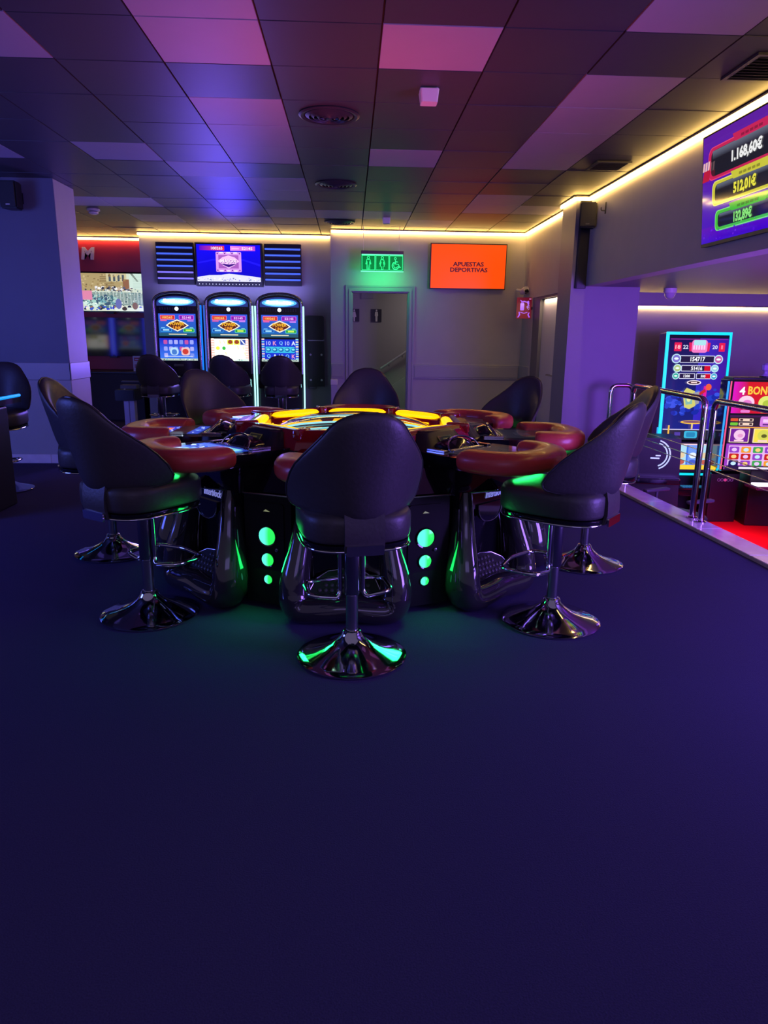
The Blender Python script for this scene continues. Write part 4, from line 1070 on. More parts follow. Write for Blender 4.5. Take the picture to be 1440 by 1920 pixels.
# ------------------------------------------------------------------ screens on the walls
t = thing('wall_screen', 'wall mounted screen showing orange sports betting text', 'screen', (1.70, 10.81, 2.365))
t.rotation_euler = (math.radians(2.5), 0, 0)
b = BM(); plate(b, [(-0.555, -0.318), (0.555, -0.318), (0.555, 0.312), (-0.555, 0.312)], 0.0, 0.045); fin('housing', b, satin, t, 0)
a = Art(); a.rect(-0.543, -0.303, 0.543, 0.300, (255, 78, 8)); a.text('APUESTAS', 0, 0.032, 0.062, (70, 18, 40), w=0.45, bold=0.032).text('DEPORTIVAS', 0.01, -0.046, 0.062, (70, 18, 40), w=0.545, bold=0.032)
a.done('screen', attr_mat('orange_screen', 1.05, 0.25, 0.2), t, loc=(0, -0.001, 0))
b = BM(); box(b, -0.1, 0.045, -0.1, 0.1, 0.10, 0.1); fin('bracket', b, matte, t, 0)

t = thing('jackpot_screen', 'large violet wall screen showing three jackpot amounts in euros on the beam', 'screen', (2.50, 4.72, 2.385), -PI/2)
W2, H2 = 0.645, 0.365
tl = Matrix.Rotation(math.radians(5.5), 4, 'X')
b = BM(); plate(b, [(-W2, -H2), (W2, -H2), (W2, H2), (-W2, H2)], 0.0, 0.035); bmesh.ops.transform(b, matrix=tl, verts=b.verts[:]); fin('housing', b, satin, t, 0)
a = Art(); x0, x1, z0, z1 = -W2+0.012, W2-0.012, -H2+0.022, H2-0.012
a.grad(x0, z0, x1, z1, (70, 15, 190), (95, 30, 160)); a.grad(x0, z0, x1, -0.24, (62, 0, 200), (98, 14, 185)); 
for k, (zc, hh, xl, cc, ci, txt, h, tc_) in enumerate(((0.165, 0.105, -0.555, (200, 35, 85), (235, 70, 120), '1.168,60€', 0.085, (245, 245, 245)),
                                             (-0.035, 0.080, -0.48, (205, 200, 60), (240, 235, 130), '512,01€', 0.085, (240, 232, 70)), (-0.215, 0.066, -0.42, (70, 190, 60), (130, 235, 130), '132,89€', 0.080, (140, 235, 120)))):
    a.rr(xl, zc-hh, -xl, zc+hh, hh*0.55, ci).rr(xl+0.008, zc-hh+0.006, -xl-0.008, zc+hh-0.006, hh*0.5, cc).rr(xl+0.04, zc-hh+0.022, -xl-0.04, zc+hh-0.024, hh*0.42, (30, 28, 38))
    a.grad(xl+0.06, zc+hh*0.25, -xl-0.06, zc+hh-0.026, (40, 38, 50), (105, 112, 130))
    a.poly([(-0.20, zc+hh-0.03), (0.20, zc+hh-0.03), (0.235, zc+hh+0.02), (-0.235, zc+hh+0.02)], cc)
    for q in range(5): a.rect(-0.13+q*0.052, zc+hh-0.018, -0.09+q*0.052, zc+hh-0.002, tuple(int(v*0.72) for v in cc))
    a.text(txt, -0.055, zc-0.012, h, tc_, w=(0.36, 0.27, 0.22)[k], bold=0.045)
for q in range(3): a.poly([(-0.60+0.035*q, 0.13), (-0.575+0.035*q, 0.13), (-0.565+0.035*q, 0.185), (-0.59+0.035*q, 0.185)], (240, 190, 190))
a.poly([(-0.60, 0.06), (-0.50, 0.06), (-0.49, 0.13), (-0.575, 0.13)], (190, 25, 60))
a.blobs(x0, z0, x1, z0+0.09, [(110, 40, 225), (85, 10, 215)], 24, 0.004, 0.012, 9)
a.done('screen', attr_mat('jackpot_display', 0.95, 0.06, 0.5), t, M=tl, loc=(0, -0.001, 0))
b = BM(); box(b, -0.15, 0.035, -0.12, 0.15, 0.068, 0.12); fin('bracket', b, matte, t, 0)

# speakers
def speaker(loc, rz, label, logo):
    t = thing('wall_speaker', label, 'speaker', loc, rz, 'black wall speakers')
    b = BM(); prism(b, [(-0.085, 0.0), (0.085, 0.0), (0.065, 0.16), (-0.065, 0.16)], -0.125, 0.125); bmesh.ops.bevel(b, geom=b.edges[:], offset=0.012, segments=2, affect='EDGES'); fin('cabinet', b, satin, t, 30)
    b = BM(); plate(b, rrect(-0.074, -0.112, 0.074, 0.112, 0.012), -0.008, 0.002); g = fin('grille', b, matte, t, 0)
    b = BM(); box(b, -0.020, -0.011, -0.095, 0.020, -0.008, -0.086); fin('logo', b, logo, g, 0)
    b = BM(); tube(b, fillet([(0, 0.15, 0), (0, 0.20, 0), (0, 0.235, 0.0)], 0.01), 0.012, 8); box(b, -0.03, 0.228, -0.05, 0.03, 0.238, 0.05); fin('bracket', b, satin, t, 0)
    return t
speaker((-3.295, 7.52, 2.655), math.radians(-5), 'black speaker on the dark face of the left pillar', white_pl)
speaker((2.475, 7.86, 2.63), math.radians(-18), 'black speaker on top of the conduit on the violet column', greyp)
t = thing('cable_conduit', 'flat black vertical conduit below the column speaker', 'conduit', (2.515, 8.055, 0))
b = BM(); box(b, -0.062, 0.0, 1.905, 0.055, 0.033, 2.80, 0.004, 1); fin('channel', b, matte, t, 0)
b = BM(); box(b, -0.05, -0.006, 1.905, 0.043, 0.0, 2.52, 0.002, 1); fin('cover', b, satin, t, 0)
t = thing('coat_hook', 'small dark hook on the beam beside the column speaker', 'hook', (XF, 7.60, 2.66))
b = BM(); box(b, -0.008, -0.01, -0.06, 0.0, 0.01, 0.05); tube(b, fillet([(-0.004, 0, -0.03), (-0.05, 0, -0.03), (-0.05, 0, 0.0)], 0.015), 0.005, 6); tag(t, t['label'], 'hook'); fin('hook_plate', b, matte, t, 0)

# cameras
t = thing('security_camera', 'white bullet shaped security camera high in the back right corner', 'camera', (2.50, 10.60, 2.03), math.radians(20))
b = BM(); lathe(b, [(0.05, 0.0), (0.052, 0.03), (0.046, 0.09), (0.03, 0.13), (0.004, 0.14)], 24, M=Matrix.Rotation(PI/2-0.25, 4, 'X') @ Matrix.Translation((0, 0, -0.05)) @ Matrix.Rotation(PI, 4, 'X') @ Matrix.Translation((0, 0, -0.09))); fin('housing', b, white_pl, t)
b = BM(); lathe(b, [(0.036, 0.0), (0.03, 0.012), (0.004, 0.018)], 20, M=Matrix.Translation((0, -0.040, -0.015)) @ Matrix.Rotation(PI/2+0.25, 4, 'X')); fin('lens', b, gloss, t)
b = BM(); tube(b, [(0, 0.07, 0.0), (0.01, 0.16, 0.01), (0.03, 0.25, 0.02)], 0.02, 10); fin('arm', b, white_pl, t)
t = thing('dome_camera', 'violet lit dome camera under the low soffit of the lower room', 'camera', (3.58, 8.20, 1.93))
b = BM(); lathe(b, [(0.07, 0.0), (0.07, -0.045), (0.064, -0.05)], 28); fin('housing', b, white_pl, t)
b = BM(); lathe(b, [(0.060, -0.045), (0.056, -0.075), (0.040, -0.100), (0.018, -0.112), (0.002, -0.114)], 28); fin('dome', b, mat('dome_plastic', (0.5, 0.45, 0.6), 0.15), t)

# extinguisher sign
t = thing('extinguisher_sign', 'red fire extinguisher sign with violet white pictogram near the side door', 'sign', (2.43, 10.30, 1.775))
a = BM(); plate(a, rrect(-0.105, -0.14, 0.105, 0.145, 0.008), 0.0, 0.008); fin('panel', a, mat('sign_red', (0.35, 0.005, 0.03), 0.3, emit=lin((95, 0, 40)), es=0.5), t, 0)
a = Art(); c = (165, 95, 245)
a.rr(-0.055, -0.03, 0.0, 0.07, 0.012, c).rect(-0.045, 0.075, -0.012, 0.09, c).poly([(-0.06, 0.10), (-0.03, 0.095), (0.0, 0.10), (0.04, 0.085), (0.04, 0.075), (-0.02, 0.085), (-0.055, 0.115)], c)
a.poly([(0.03, 0.09), (0.065, 0.10), (0.07, 0.06), (0.05, 0.0), (0.04, 0.0), (0.05, 0.05)], c)
for k in range(3): a.poly([(0.03+0.012*k, 0.02-0.02*k), (0.075, 0.04-0.02*k), (0.075, 0.03-0.02*k), (0.03+0.012*k, 0.012-0.02*k)], (175, 130, 210))
a.poly([(-0.09, -0.12), (-0.07, -0.09), (-0.075, -0.05), (-0.06, -0.05), (-0.05, -0.09), (-0.08, -0.13)], c).poly([(0.09, -0.12), (0.07, -0.09), (0.08, -0.055), (0.065, -0.06), (0.052, -0.09), (0.075, -0.13)], c)
a.poly([(-0.05, -0.05), (0.0, -0.065), (0.05, -0.05), (0.05, -0.058), (0, -0.075), (-0.05, -0.058)], c).rect(0.065, 0.12, 0.095, 0.13, (190, 120, 180))
a.done('pictogram', screen, t, loc=(0, -0.001, 0))
b = BM(); box(b, 0.10, 0.0, -0.02, 0.12, 0.02, 0.02); fin('bracket', b, matte, t, 0)

# corridor fittings
def wc_plate(x, female, label):
    t = thing('restroom_plate', label, 'sign', (x, 12.285, 1.70), group='black restroom plates in the corridor')
    b = BM(); plate(b, [(-0.085, -0.10), (0.085, -0.10), (0.085, 0.105), (-0.085, 0.105)], 0.0, 0.012); fin('panel', b, satin, t, 0)
    b = BM(); y0_, y1_ = -0.006, 0.0
    plate(b, ell(0, 0.082, 0.014, 0.016, 12), y0_, y1_)
    if female: plate(b, [(-0.018, 0.06), (0.018, 0.06), (0.036, -0.02), (0.014, -0.03), (0.012, -0.095), (-0.012, -0.095), (-0.014, -0.03), (-0.036, -0.02)], y0_, y1_)
    else: plate(b, [(-0.022, 0.06), (0.022, 0.06), (0.028, 0.0), (0.018, -0.01), (0.015, -0.095), (-0.015, -0.095), (-0.018, -0.01), (-0.028, 0.0)], y0_, y1_)
    fin('figure', b, mat('figure_grey', (0.55, 0.52, 0.48), 0.5), t, 0)
wc_plate(0.055, True, 'black plate with a pale figure, cut by the left side of the doorway')
wc_plate(0.425, False, 'black plate with a pale figure in the middle of the corridor wall')
t = thing('corridor_handrail', 'sloping metal handrail on the corridor wall seen through the doorway', 'handrail', (0, 0, 0))
b = BM(); tube(b, [(0.50, 12.18, 0.84), (1.25, 12.18, 1.34)], 0.02, 10); fin('rail', b, mat('satin_rail', (0.6, 0.58, 0.58), 0.3, metal=0.4), t)
for x, z in ((0.64, 0.93), (0.86, 1.08), (1.1, 1.24)):
    b = BM(); tube(b, fillet([(x, 12.18, z), (x, 12.18, z-0.05), (x, 12.25, z-0.05)], 0.02), 0.008, 8); fin('bracket', b, steel, t)
t = thing('corridor_hatch', 'small square grey hatch high on the corridor wall', 'hatch', (0.27, 12.285, 2.06))
b = BM(); plate(b, [(-0.10, -0.09), (0.10, -0.09), (0.10, 0.09), (-0.10, 0.09)], 0.0, 0.012); fin('hatch_door', b, mat('hatch', (0.24, 0.23, 0.25), 0.5), t, 0)

# ------------------------------------------------------------------ betting alcove at back left
t = thing('betting_unit', 'red sports betting wall unit with pale lettering behind the left pillar', 'betting unit', (-4.6, 12.28, 0))
b = BM(); box(b, -1.2, -0.03, 2.32, 1.40, 0.06, 2.80, 0.006, 1); hd = fin('header', b, red_wall, t, 0)
b = BM(); box(b, -1.2, -0.02, 0.78, 1.40, 0.06, 2.31, 0.004, 1); fin('back_panel', b, red_wall2, t, 0)
lm = letters('M', 0.19, 0.012, w=0.22, bold=0.05, shear=0.12); fin('letter', lm, letter_m, hd, 0, (0.40, -0.032, 2.60))
lm = letters('U', 0.19, 0.012, w=0.19, bold=0.05, shear=0.12); fin('letter', lm, letter_m, hd, 0, (0.14, -0.032, 2.60))
b = BM(); box(b, -1.2, -0.55, 0.0, 1.28, 0.06, 0.74, 0.006, 1); fin('counter', b, matte, t, 0)
b = BM(); box(b, -1.21, -0.58, 0.74, 1.29, 0.06, 0.775, 0.006, 1); fin('counter_top', b, satin, t, 0)
def tv(x, z, hw, hh, art, m_, label, grp):
    t = thing('betting_screen', label, 'screen', (x, 12.17, z), group=grp)
    b = BM(); plate(b, [(-hw-0.015, -hh-0.02), (hw+0.015, -hh-0.02), (hw+0.015, hh+0.012), (-hw-0.015, hh+0.012)], 0.0, 0.05); fin('housing', b, gloss, t, 0)
    art.done('screen', m_, t, loc=(0, -0.001, 0))
    b = BM(); box(b, -0.06, -0.004, -hh-0.045, 0.06, 0.04, -hh-0.02); fin('stand_foot', b, satin, t, 0)
a = Art(0.0003); hw, hh = 0.62, 0.29
a.rect(-hw, -hh, hw, hh, (205, 215, 195)).rect(-hw, 0.02, 0.25, hh, (170, 150, 105))
for k in range(8): a.rect(-0.12+0.0*k, 0.05+0.026*k, 0.10, 0.058+0.026*k, (110, 90, 60))
a.rect(-0.02, 0.16, 0.30, hh, (200, 190, 150))
for k in range(4): a.rect(0.02+0.07*k, 0.17, 0.055+0.07*k, hh-0.02, (75, 85, 95))
a.poly([(0.30, 0.08), (0.36, hh), (hw, hh), (hw, 0.02)], (200, 222, 210)).poly([(0.36, hh), (0.40, hh), (0.49, 0.17), (0.46, 0.17)], (120, 130, 120)).rect(0.24, 0.03, 0.34, 0.20, (140, 95, 70))
for k in range(11): a.rect(0.40, 0.03+0.022*k, hw, 0.034+0.022*k, (165, 190, 180))
a.blobs(-0.22, 0.0, 0.42, 0.10, [(240, 240, 235), (40, 45, 60), (190, 170, 150), (90, 90, 110), (225, 225, 230)], 70, 0.010, 0.024, 2)
a.rect(-0.30, -0.20, hw, 0.0, (130, 150, 145))
for k in range(15): a.rect(-0.2+0.055*k, -0.18, -0.19+0.055*k, 0.02, (195, 205, 200))
a.blobs(-0.42, -0.27, 0.15, -0.02, [(70, 110, 120), (110, 165, 175), (160, 200, 190), (60, 85, 110), (200, 225, 215)], 70, 0.015, 0.045, 5)
a.blobs(-0.45, -0.22, hw, 0.06, [(235, 240, 235), (90, 120, 125), (185, 205, 200), (50, 60, 80), (150, 185, 185)], 150, 0.005, 0.014, 21).blobs(-hw, 0.06, 0.3, hh, [(150, 125, 80), (195, 175, 130), (120, 100, 70)], 60, 0.006, 0.02, 22); a.rect(-hw, -0.12, -0.25, 0.02, (215, 130, 165)).blobs(-0.45, -hh, hw, -0.2, [(30, 50, 200), (20, 25, 50), (230, 220, 210), (50, 80, 190), (140, 110, 90)], 36, 0.015, 0.035, 8)
a.rect(0.1, -hh, hw, -0.235, (215, 225, 215)).ell(0.42, -0.21, 0.045, 0.055, (120, 90, 70)).ell(0.25, -0.255, 0.04, 0.03, (60, 45, 40)).ell(0.16, -0.18, 0.05, 0.08, (100, 105, 170))
tv(-3.90, 2.005, hw, hh, a, screen, 'lit screen showing a street crowd above a dark screen', 'betting screens in the alcove')
a = Art(0.0003); a.rect(-hw, -0.29, hw, 0.29, (10, 10, 22))
tv(-3.90, 1.31, hw, 0.29, a, attr_mat('off_screen', 0.5, 0.06, 1.0), 'dark reflecting screen below the lit crowd screen', 'betting screens in the alcove')
a = Art(0.0003); a.rect(-hw, -0.29, hw, 0.29, (225, 225, 190)).rect(0.3, -0.29, hw, -0.05, (150, 165, 60)).rect(0.45, 0.05, hw, 0.2, (240, 240, 235))
tv(-6.60, 1.31, hw, 0.29, a, screen, 'lit pale screen cut off at the left picture edge', 'betting screens in the alcove')
t = thing('betting_unit', 'red wall unit around the pale screen at the left picture edge', 'betting unit', (-6.6, 12.28, 0))
b = BM(); box(b, -0.75, -0.02, 0.0, 0.70, 0.06, 2.3, 0.004, 1); fin('back_panel', b, red_wall2, t, 0)
b = BM(); box(b, -0.75, -0.08, 2.31, 0.70, 0.06, 2.80, 0.004, 1); fin('header', b, red_wall, t, 0)

t = thing('ticket_terminal', 'black ticket terminal head on a pale post before the betting counter', 'terminal', (-3.15, 10.35, 0))
b = BM(); box(b, -0.075, 0.0, 0.0, -0.003, 0.12, 0.45, 0.004, 1); box(b, 0.003, 0.0, 0.0, 0.075, 0.12, 0.45, 0.004, 1); fin('post', b, lavender, t, 0)
b = BM(); prism(b, [(-0.145, -0.15), (0.125, -0.15), (0.16, 0.16), (-0.145, 0.16)], 0.45, 0.60, taper=[(-0.145, -0.15), (0.12, -0.15), (0.15, 0.16), (-0.13, 0.16)]); bmesh.ops.bevel(b, geom=b.edges[:], offset=0.01, segments=2, affect='EDGES'); fin('head', b, satin, t, 30)
b = BM(); box(b, -0.11, 0.0, 0.60, 0.12, 0.16, 0.66, 0.008); box(b, -0.12, 0.10, 0.69, 0.15, 0.17, 0.71, 0.004, 1); fin('printer_hood', b, greyp, t, 0)
b = BM(); lathe(b, [(0.014, 0), (0.012, 0.008), (0.004, 0.01)], 12); fin('button', b, white_pl, t, 40, (-0.03, -0.06, 0.60))
t = thing('leaflet_holder', 'white leaflet with red print standing on the betting counter', 'leaflet', (-3.42, 11.80, 0.777))
b = BM(); plate(b, [(-0.06, 0), (0.06, 0), (0.06, 0.24), (-0.06, 0.24)], 0.0, 0.006); fin('holder', b, white_pl, t, 0)
a = Art(); a.rect(-0.055, 0.005, 0.055, 0.235, (225, 210, 210)).rect(-0.04, 0.16, 0.04, 0.215, (200, 40, 50)).rect(-0.025, 0.18, 0.03, 0.19, (235, 220, 220)).rect(-0.04, 0.05, 0.0, 0.11, (190, 120, 130)).rect(0.01, 0.09, 0.04, 0.10, (150, 120, 130))
a.done('leaflet', flat_print, t, loc=(0, -0.001, 0))

# machine at the left edge with a cyan lit lip
t = thing('gaming_terminal', 'dark gaming cabinet at the left edge with a cyan lit lip', 'gaming machine', (-3.10, 5.55, 0))
b = BM(); box(b, -0.40, -0.30, 0, 0.36, 0.30, 0.80, 0.015); fin('cabinet', b, satin, t, 0)
b = BM(); prism(b, [(-0.40, -0.3), (0.30, -0.3), (0.30, 0.3), (-0.40, 0.3)], 0.80, 0.87, taper=[(-0.40, -0.3), (0.42, -0.3), (0.42, 0.3), (-0.40, 0.3)]); fin('console', b, gloss, t, 0)
b = BM(); box(b, -0.40, -0.28, 0.87, 0.28, 0.28, 0.9); prism(b, [(-0.40, -0.28), (0.30, -0.28), (0.30, 0.28), (-0.40, 0.28)], 0.9, 1.7, taper=[(-0.40, -0.28), (0.16, -0.28), (0.16, 0.28), (-0.40, 0.28)]); fin('screen_tower', b, gloss, t, 0)
b = BM(); tube(b, fillet([(0.30, -0.31, 1.06), (0.395, -0.31, 0.872), (0.485, -0.31, 0.895)], 0.02), 0.016, 8); tube(b, fillet([(0.485, -0.31, 0.895), (0.49, -0.30, 0.89), (0.485, 0.25, 0.89)], 0.01), 0.012, 8); fin('edge_light', b, mat('cyan_lip_light', (0, 0.4, 0.7), 0.3, emit=lin((20, 150, 250)), es=1.2), t)
b = BM(); prism(b, [(0.28, -0.30), (0.48, -0.30), (0.48, 0.28), (0.28, 0.28)], 0.835, 0.885); fin('lip', b, gloss, t, 0)

# ------------------------------------------------------------------ chrome rail
def rail(P, cables, label, name='chrome_rail'):
    t = thing(name, label, 'railing', (0, 0, 0), group='chrome rail sections along the marble edge')
    b = BM(); tube(b, fillet(P, 0.075, 7), 0.023, 14); fin('rail_tube', b, chrome, t, 60)
    for e in (P[0], P[-1]):
        if e[2] < 0.1:
            b = BM(); lathe(b, [(0.042, 0.0), (0.042, 0.008), (0.026, 0.016)], 20, (e[0], e[1], 0.026)); fin('flange', b, chrome, t)
    for a_, c_ in cables:
        b = BM(); tube(b, [a_, c_], 0.0035, 6); fin('cable', b, steel, t)
        for q in (a_, c_):
            b = BM(); lathe(b, [(0.008, -0.012), (0.008, 0.012)], 10, M=Matrix.Translation(q) @ Matrix.Rotation(PI/2, 4, 'X')); fin('cable_stud', b, chrome, t)
    return t
ya, yb2 = 5.27, 6.62
rail([(2.64, yb2, 0.026), (2.64, yb2, 0.955), (2.66, ya, 0.945), (2.66, ya, 0.026)], [((2.64, yb2, z), (2.66, ya, z)) for z in (0.56, 0.50, 0.44)], 'chrome rail section behind the right stools, in front of the cyan framed machine')
yc = 5.14
rail([(2.665, yc, 0.026), (2.665, yc, 0.945), (2.70, 2.6, 0.945), (2.70, 2.6, 0.026)], [((2.665, yc, z), (2.70, 2.6, z)) for z in (0.56, 0.50, 0.44)], 'nearest chrome rail section, running out of the picture at the right')
rail([(2.82, 7.70, ZL+0.0), (2.82, 7.70, 0.885), (3.06, 7.70, 0.885), (3.06, 7.70, 0.60), (3.06, 7.82, 0.5)], [], 'small bent chrome handrail beside the violet column')

# ------------------------------------------------------------------ lower room machines
t = thing('curved_slot_machine', 'tall gaming machine with a glowing cyan frame in the lower room', 'gaming machine', (4.06, 8.30, ZL), math.radians(-4))
hw = 0.378; zt = 2.115; zb = 0.43
lean = Matrix.Translation((0, 0, 0)) @ Matrix.Rotation(math.radians(-3), 4, 'X')
b = BM(); plate(b, rrect(-hw, zb-0.02, hw, zt, 0.03), 0.0, 0.22); bmesh.ops.transform(b, matrix=lean, verts=b.verts[:]); fin('cabinet', b, gloss, t, 30)
b = BM(); box(b, -hw+0.02, 0.02, 0, hw-0.02, 0.45, 0.42, 0.01); fin('stand', b, satin, t, 0)
b = BM(); prism(b, [(-hw+0.01, 0.05), (hw-0.01, 0.05), (hw-0.08, -0.32), (-hw+0.08, -0.32)], 0.24, 0.33); bmesh.ops.bevel(b, geom=b.edges[:], offset=0.02, segments=3, affect='EDGES'); bd = fin('button_deck', b, gloss, t, 40)
b = BM(); 
for k in range(8): box(b, -0.12+0.032*k, -0.24, 0.33, -0.094+0.032*k, -0.14, 0.337, 0.002, 1)
fin('keypad', b, mat('keypad_glow', (0.05, 0.2, 0.3), 0.3, emit=lin((30, 110, 150)), es=0.6), bd, 0)
b = BM(); fw_ = 0.032
for q in ((-hw, zb, -hw+fw_, zt), (hw-fw_*0.6, zb, hw, zt), (-hw+fw_, zt-fw_, hw-fw_*0.6, zt), (-hw+fw_, zb, hw-fw_*0.6, zb+fw_*0.8)): box(b, q[0], -0.022, q[1], q[2], 0.0, q[3])
bmesh.ops.transform(b, matrix=lean, verts=b.verts[:]); fin('frame_light', b, cyan_frame, t, 0)
b = BM(); tube(b, smooth_path([(-hw-0.012, 0.0, 0.45), (-hw-0.03, -0.02, 0.25), (-hw-0.05, -0.03, 0.02)], 4), 0.010, 8); tube(b, [(-hw-0.012, 0.0, 0.45), (-hw-0.012, 0.05, 1.0)], 0.008, 8); fin('side_light', b, cyan_thin, t)
b = BM(); tube(b, [(hw+0.03, 0.05, 0.40), (hw+0.03, -0.03, 1.30)], 0.012, 8); fin('side_light', b, cyan_thin, t)
a = Art(); x0, x1 = -hw+0.036, hw-0.024
z0, z1 = 0.86, zt-0.036
a.grad(x0, z0, x1, z1, (25, 35, 130), (22, 14, 75)); a.grad(0.02, z0, x1, z1, (50, 40, 190), (60, 20, 150), True); a.rect(x0, z1-0.035, x1, z1, (14, 10, 36)).rect(x0+0.02, z1-0.05, x1-0.01, z1-0.042, (150, 40, 150))
a.blobs(x0, z0+0.27, x1, z0+0.62, [(35, 60, 190), (25, 40, 160), (55, 80, 220)], 60, 0.02, 0.05, 11)
zz = z1-0.135
for s, x, w_, c, tcx in (('18', -0.235, 0.085, (220, 25, 75), (250, 190, 200)), ('22', -0.145, 0.08, None, (215, 220, 245)), ('20', 0.195, 0.08, None, (215, 220, 245)), ('1', 0.275, 0.07, (220, 25, 75), (250, 120, 150))):
    if c: a.rr(x-w_/2, zz-0.05, x+w_/2, zz+0.05, 0.006, c)
    a.text(s, x, zz, 0.045, tcx, w=0.06 if len(s) > 1 else 0.02, bold=0.02)
a.poly([(-0.10, zz-0.05), (0.13, zz-0.05), (0.14, zz+0.05), (-0.11, zz+0.05)], (215, 30, 90)); a.rr(-0.075, zz-0.065, 0.105, zz+0.08, 0.03, (235, 120, 190)).rr(-0.055, zz+0.02, 0.085, zz+0.08, 0.015, (165, 220, 230))
for k in range(5): a.rect(-0.06+0.03*k, zz-0.03, -0.04+0.03*k, zz+0.02, (245, 200, 235))
def disc(x, z, r, c): a.ell(x, z, r, r, (190, 230, 245), 20).ell(x, z, r*0.8, r*0.8, c, 20).ell(x, z, r*0.5, r*0.25, (230, 240, 245), 14)
def bx(x0_, z0_, x1_, z1_): a.frame(x0_, z0_, x1_, z1_, 0.006, 0.006, (225, 225, 255), (32, 22, 60))
z = zz-0.14; bx(-0.20, z-0.042, 0.20, z+0.042); a.text('154717', 0.005, z, 0.052, (245, 245, 255), w=0.17, bold=0.03); disc(-0.245, z+0.005, 0.055, (120, 110, 200)); disc(0.245, z, 0.052, (190, 90, 160))
z -= 0.105; bx(-0.18, z-0.036, 0.165, z+0.036); a.rect(0.09, z-0.029, 0.155, z+0.029, (205, 10, 40)); a.text('51416', 0, z, 0.044, (245, 245, 255), w=0.13, bold=0.03); disc(-0.225, z, 0.048, (170, 190, 120)); disc(0.21, z, 0.045, (150, 200, 220))
z -= 0.09; bx(-0.20, z-0.032, -0.015, z+0.032); bx(0.0, z-0.032, 0.17, z+0.032); a.rect(0.10, z-0.026, 0.162, z+0.026, (200, 10, 40)); a.text('1200', -0.11, z, 0.032, (245, 245, 255), w=0.075, bold=0.03).text('500', 0.08, z, 0.032, (245, 245, 255), w=0.055, bold=0.03); disc(-0.24, z, 0.04, (60, 170, 150)); disc(0.205, z, 0.038, (60, 160, 200))
z -= 0.075; a.ell(-0.02, z, 0.085, 0.028, (240, 225, 235)).ell(-0.02, z, 0.07, 0.018, (60, 20, 40)).rect(-0.055, z-0.008, 0.015, z+0.008, (240, 210, 210))
a.poly([(0.10, z-0.04), (0.14, z-0.04), (0.13, z-0.30), (0.09, z-0.30)], (220, 30, 150)).ell(0.155, z-0.05, 0.035, 0.038, (230, 90, 60)).poly([(0.02, z-0.14), (0.11, z-0.07), (0.13, z-0.10), (0.04, z-0.17)], (190, 40, 50))
z -= 0.12; a.poly([(-0.14, z), (-0.10, z+0.06), (0.0, z+0.02), (0.02, z-0.15), (-0.05, z-0.19), (-0.11, z-0.17)], (205, 200, 110)).poly([(-0.12, z-0.01), (-0.03, z-0.02), (-0.02, z-0.13), (-0.095, z-0.14)], (130, 180, 170)).ell(-0.065, z-0.07, 0.025, 0.035, (225, 225, 150)).poly([(-0.02, z), (0.05, z+0.02), (0.06, z-0.12), (0.02, z-0.14)], (150, 150, 160)).rect(0.0, z-0.075, 0.09, z-0.06, (240, 240, 250))
a.ell(0.0, z0+0.21, 0.14, 0.022, (235, 185, 60)).ell(0.0, z0+0.213, 0.11, 0.012, (120, 70, 110)).rect(-0.01, z0+0.13, 0.01, z0+0.20, (235, 200, 120))
a.rect(x0, z0, x1, z0+0.12, (40, 36, 60)).rect(x0, z0+0.118, x1, z0+0.126, (225, 215, 250)).rect(x0+0.06, z0, x0+0.08, z0+0.17, (235, 180, 70)).rr(-0.085, z0+0.02, 0.07, z0+0.105, 0.02, (60, 175, 215)).rr(-0.06, z0+0.035, 0.045, z0+0.09, 0.015, (40, 130, 180)).rect(-0.2, z0+0.05, -0.13, z0+0.09, (80, 60, 160))
a.done('tall_screen', screen, t, M=Matrix.Translation((0, -0.004, 0)) @ lean)
a = Art(); z0, z1 = zb+0.04, 0.83
a.rect(x0, z0, x1, z1, (30, 18, 50)).rect(x0+0.01, z0+0.03, x1-0.005, z1-0.02, (240, 205, 60)).rect(x0+0.05, z0+0.085, x1-0.04, z1-0.03, (60, 110, 220)).rect(x0+0.01, z1-0.035, x1, z1-0.02, (240, 200, 215))
for j in range(4):
    xx = x0+0.06+j*0.14; a.rect(xx, z0+0.09, xx+0.12, z1-0.035, ((110, 150, 235), (170, 215, 235))[j % 2]).ell(xx+0.06, z0+0.20, 0.045, 0.035, ((225, 235, 250), (225, 200, 160))[j % 2]).ell(xx+0.06, z0+0.12, 0.045, 0.03, ((70, 90, 200), (190, 90, 80))[j % 2])
a.rect(x0+0.02, z0+0.008, x0+0.25, z0+0.02, (230, 220, 235)); a.done('reel_screen', screen, t, M=Matrix.Translation((0, -0.004, 0)) @ lean)

t = thing('bonus_slot_machine', 'red topped slot machine at the right picture edge in the lower room', 'gaming machine', (4.575, 7.50, ZL), math.radians(-6))
hw = 0.50
b = BM(); plate(b, [(-hw, 0.635), (hw, 0.635), (hw, 1.615), (-hw, 1.615)], 0.0, 0.3); fin('cabinet', b, gloss, t, 0)
b = BM(); box(b, -0.16, 0.04, 0, hw, 0.40, 0.64, 0.01); fin('stand', b, satin, t, 0)
for x, m_, r in ((-hw-0.012, red_edge, 0.008), (-hw-0.040, cyan_thin, 0.011)):
    b = BM(); tube(b, [(x, -0.01, 0.65), (x, -0.01, 1.60)], r, 8); fin('edge_light', b, m_, t)
b = BM(); prism(b, [(-0.24, 0), (hw, 0), (hw, -0.24), (-0.20, -0.24)], 0.46, 0.50); bmesh.ops.bevel(b, geom=b.edges[:], offset=0.012, segments=2, affect='EDGES'); bd = fin('button_deck', b, greyp, t, 30)
b = BM(); box(b, -0.20, -0.22, 0.50, 0.04, -0.08, 0.52, 0.004, 1); fin('key_light', b, white_emit, bd, 0)
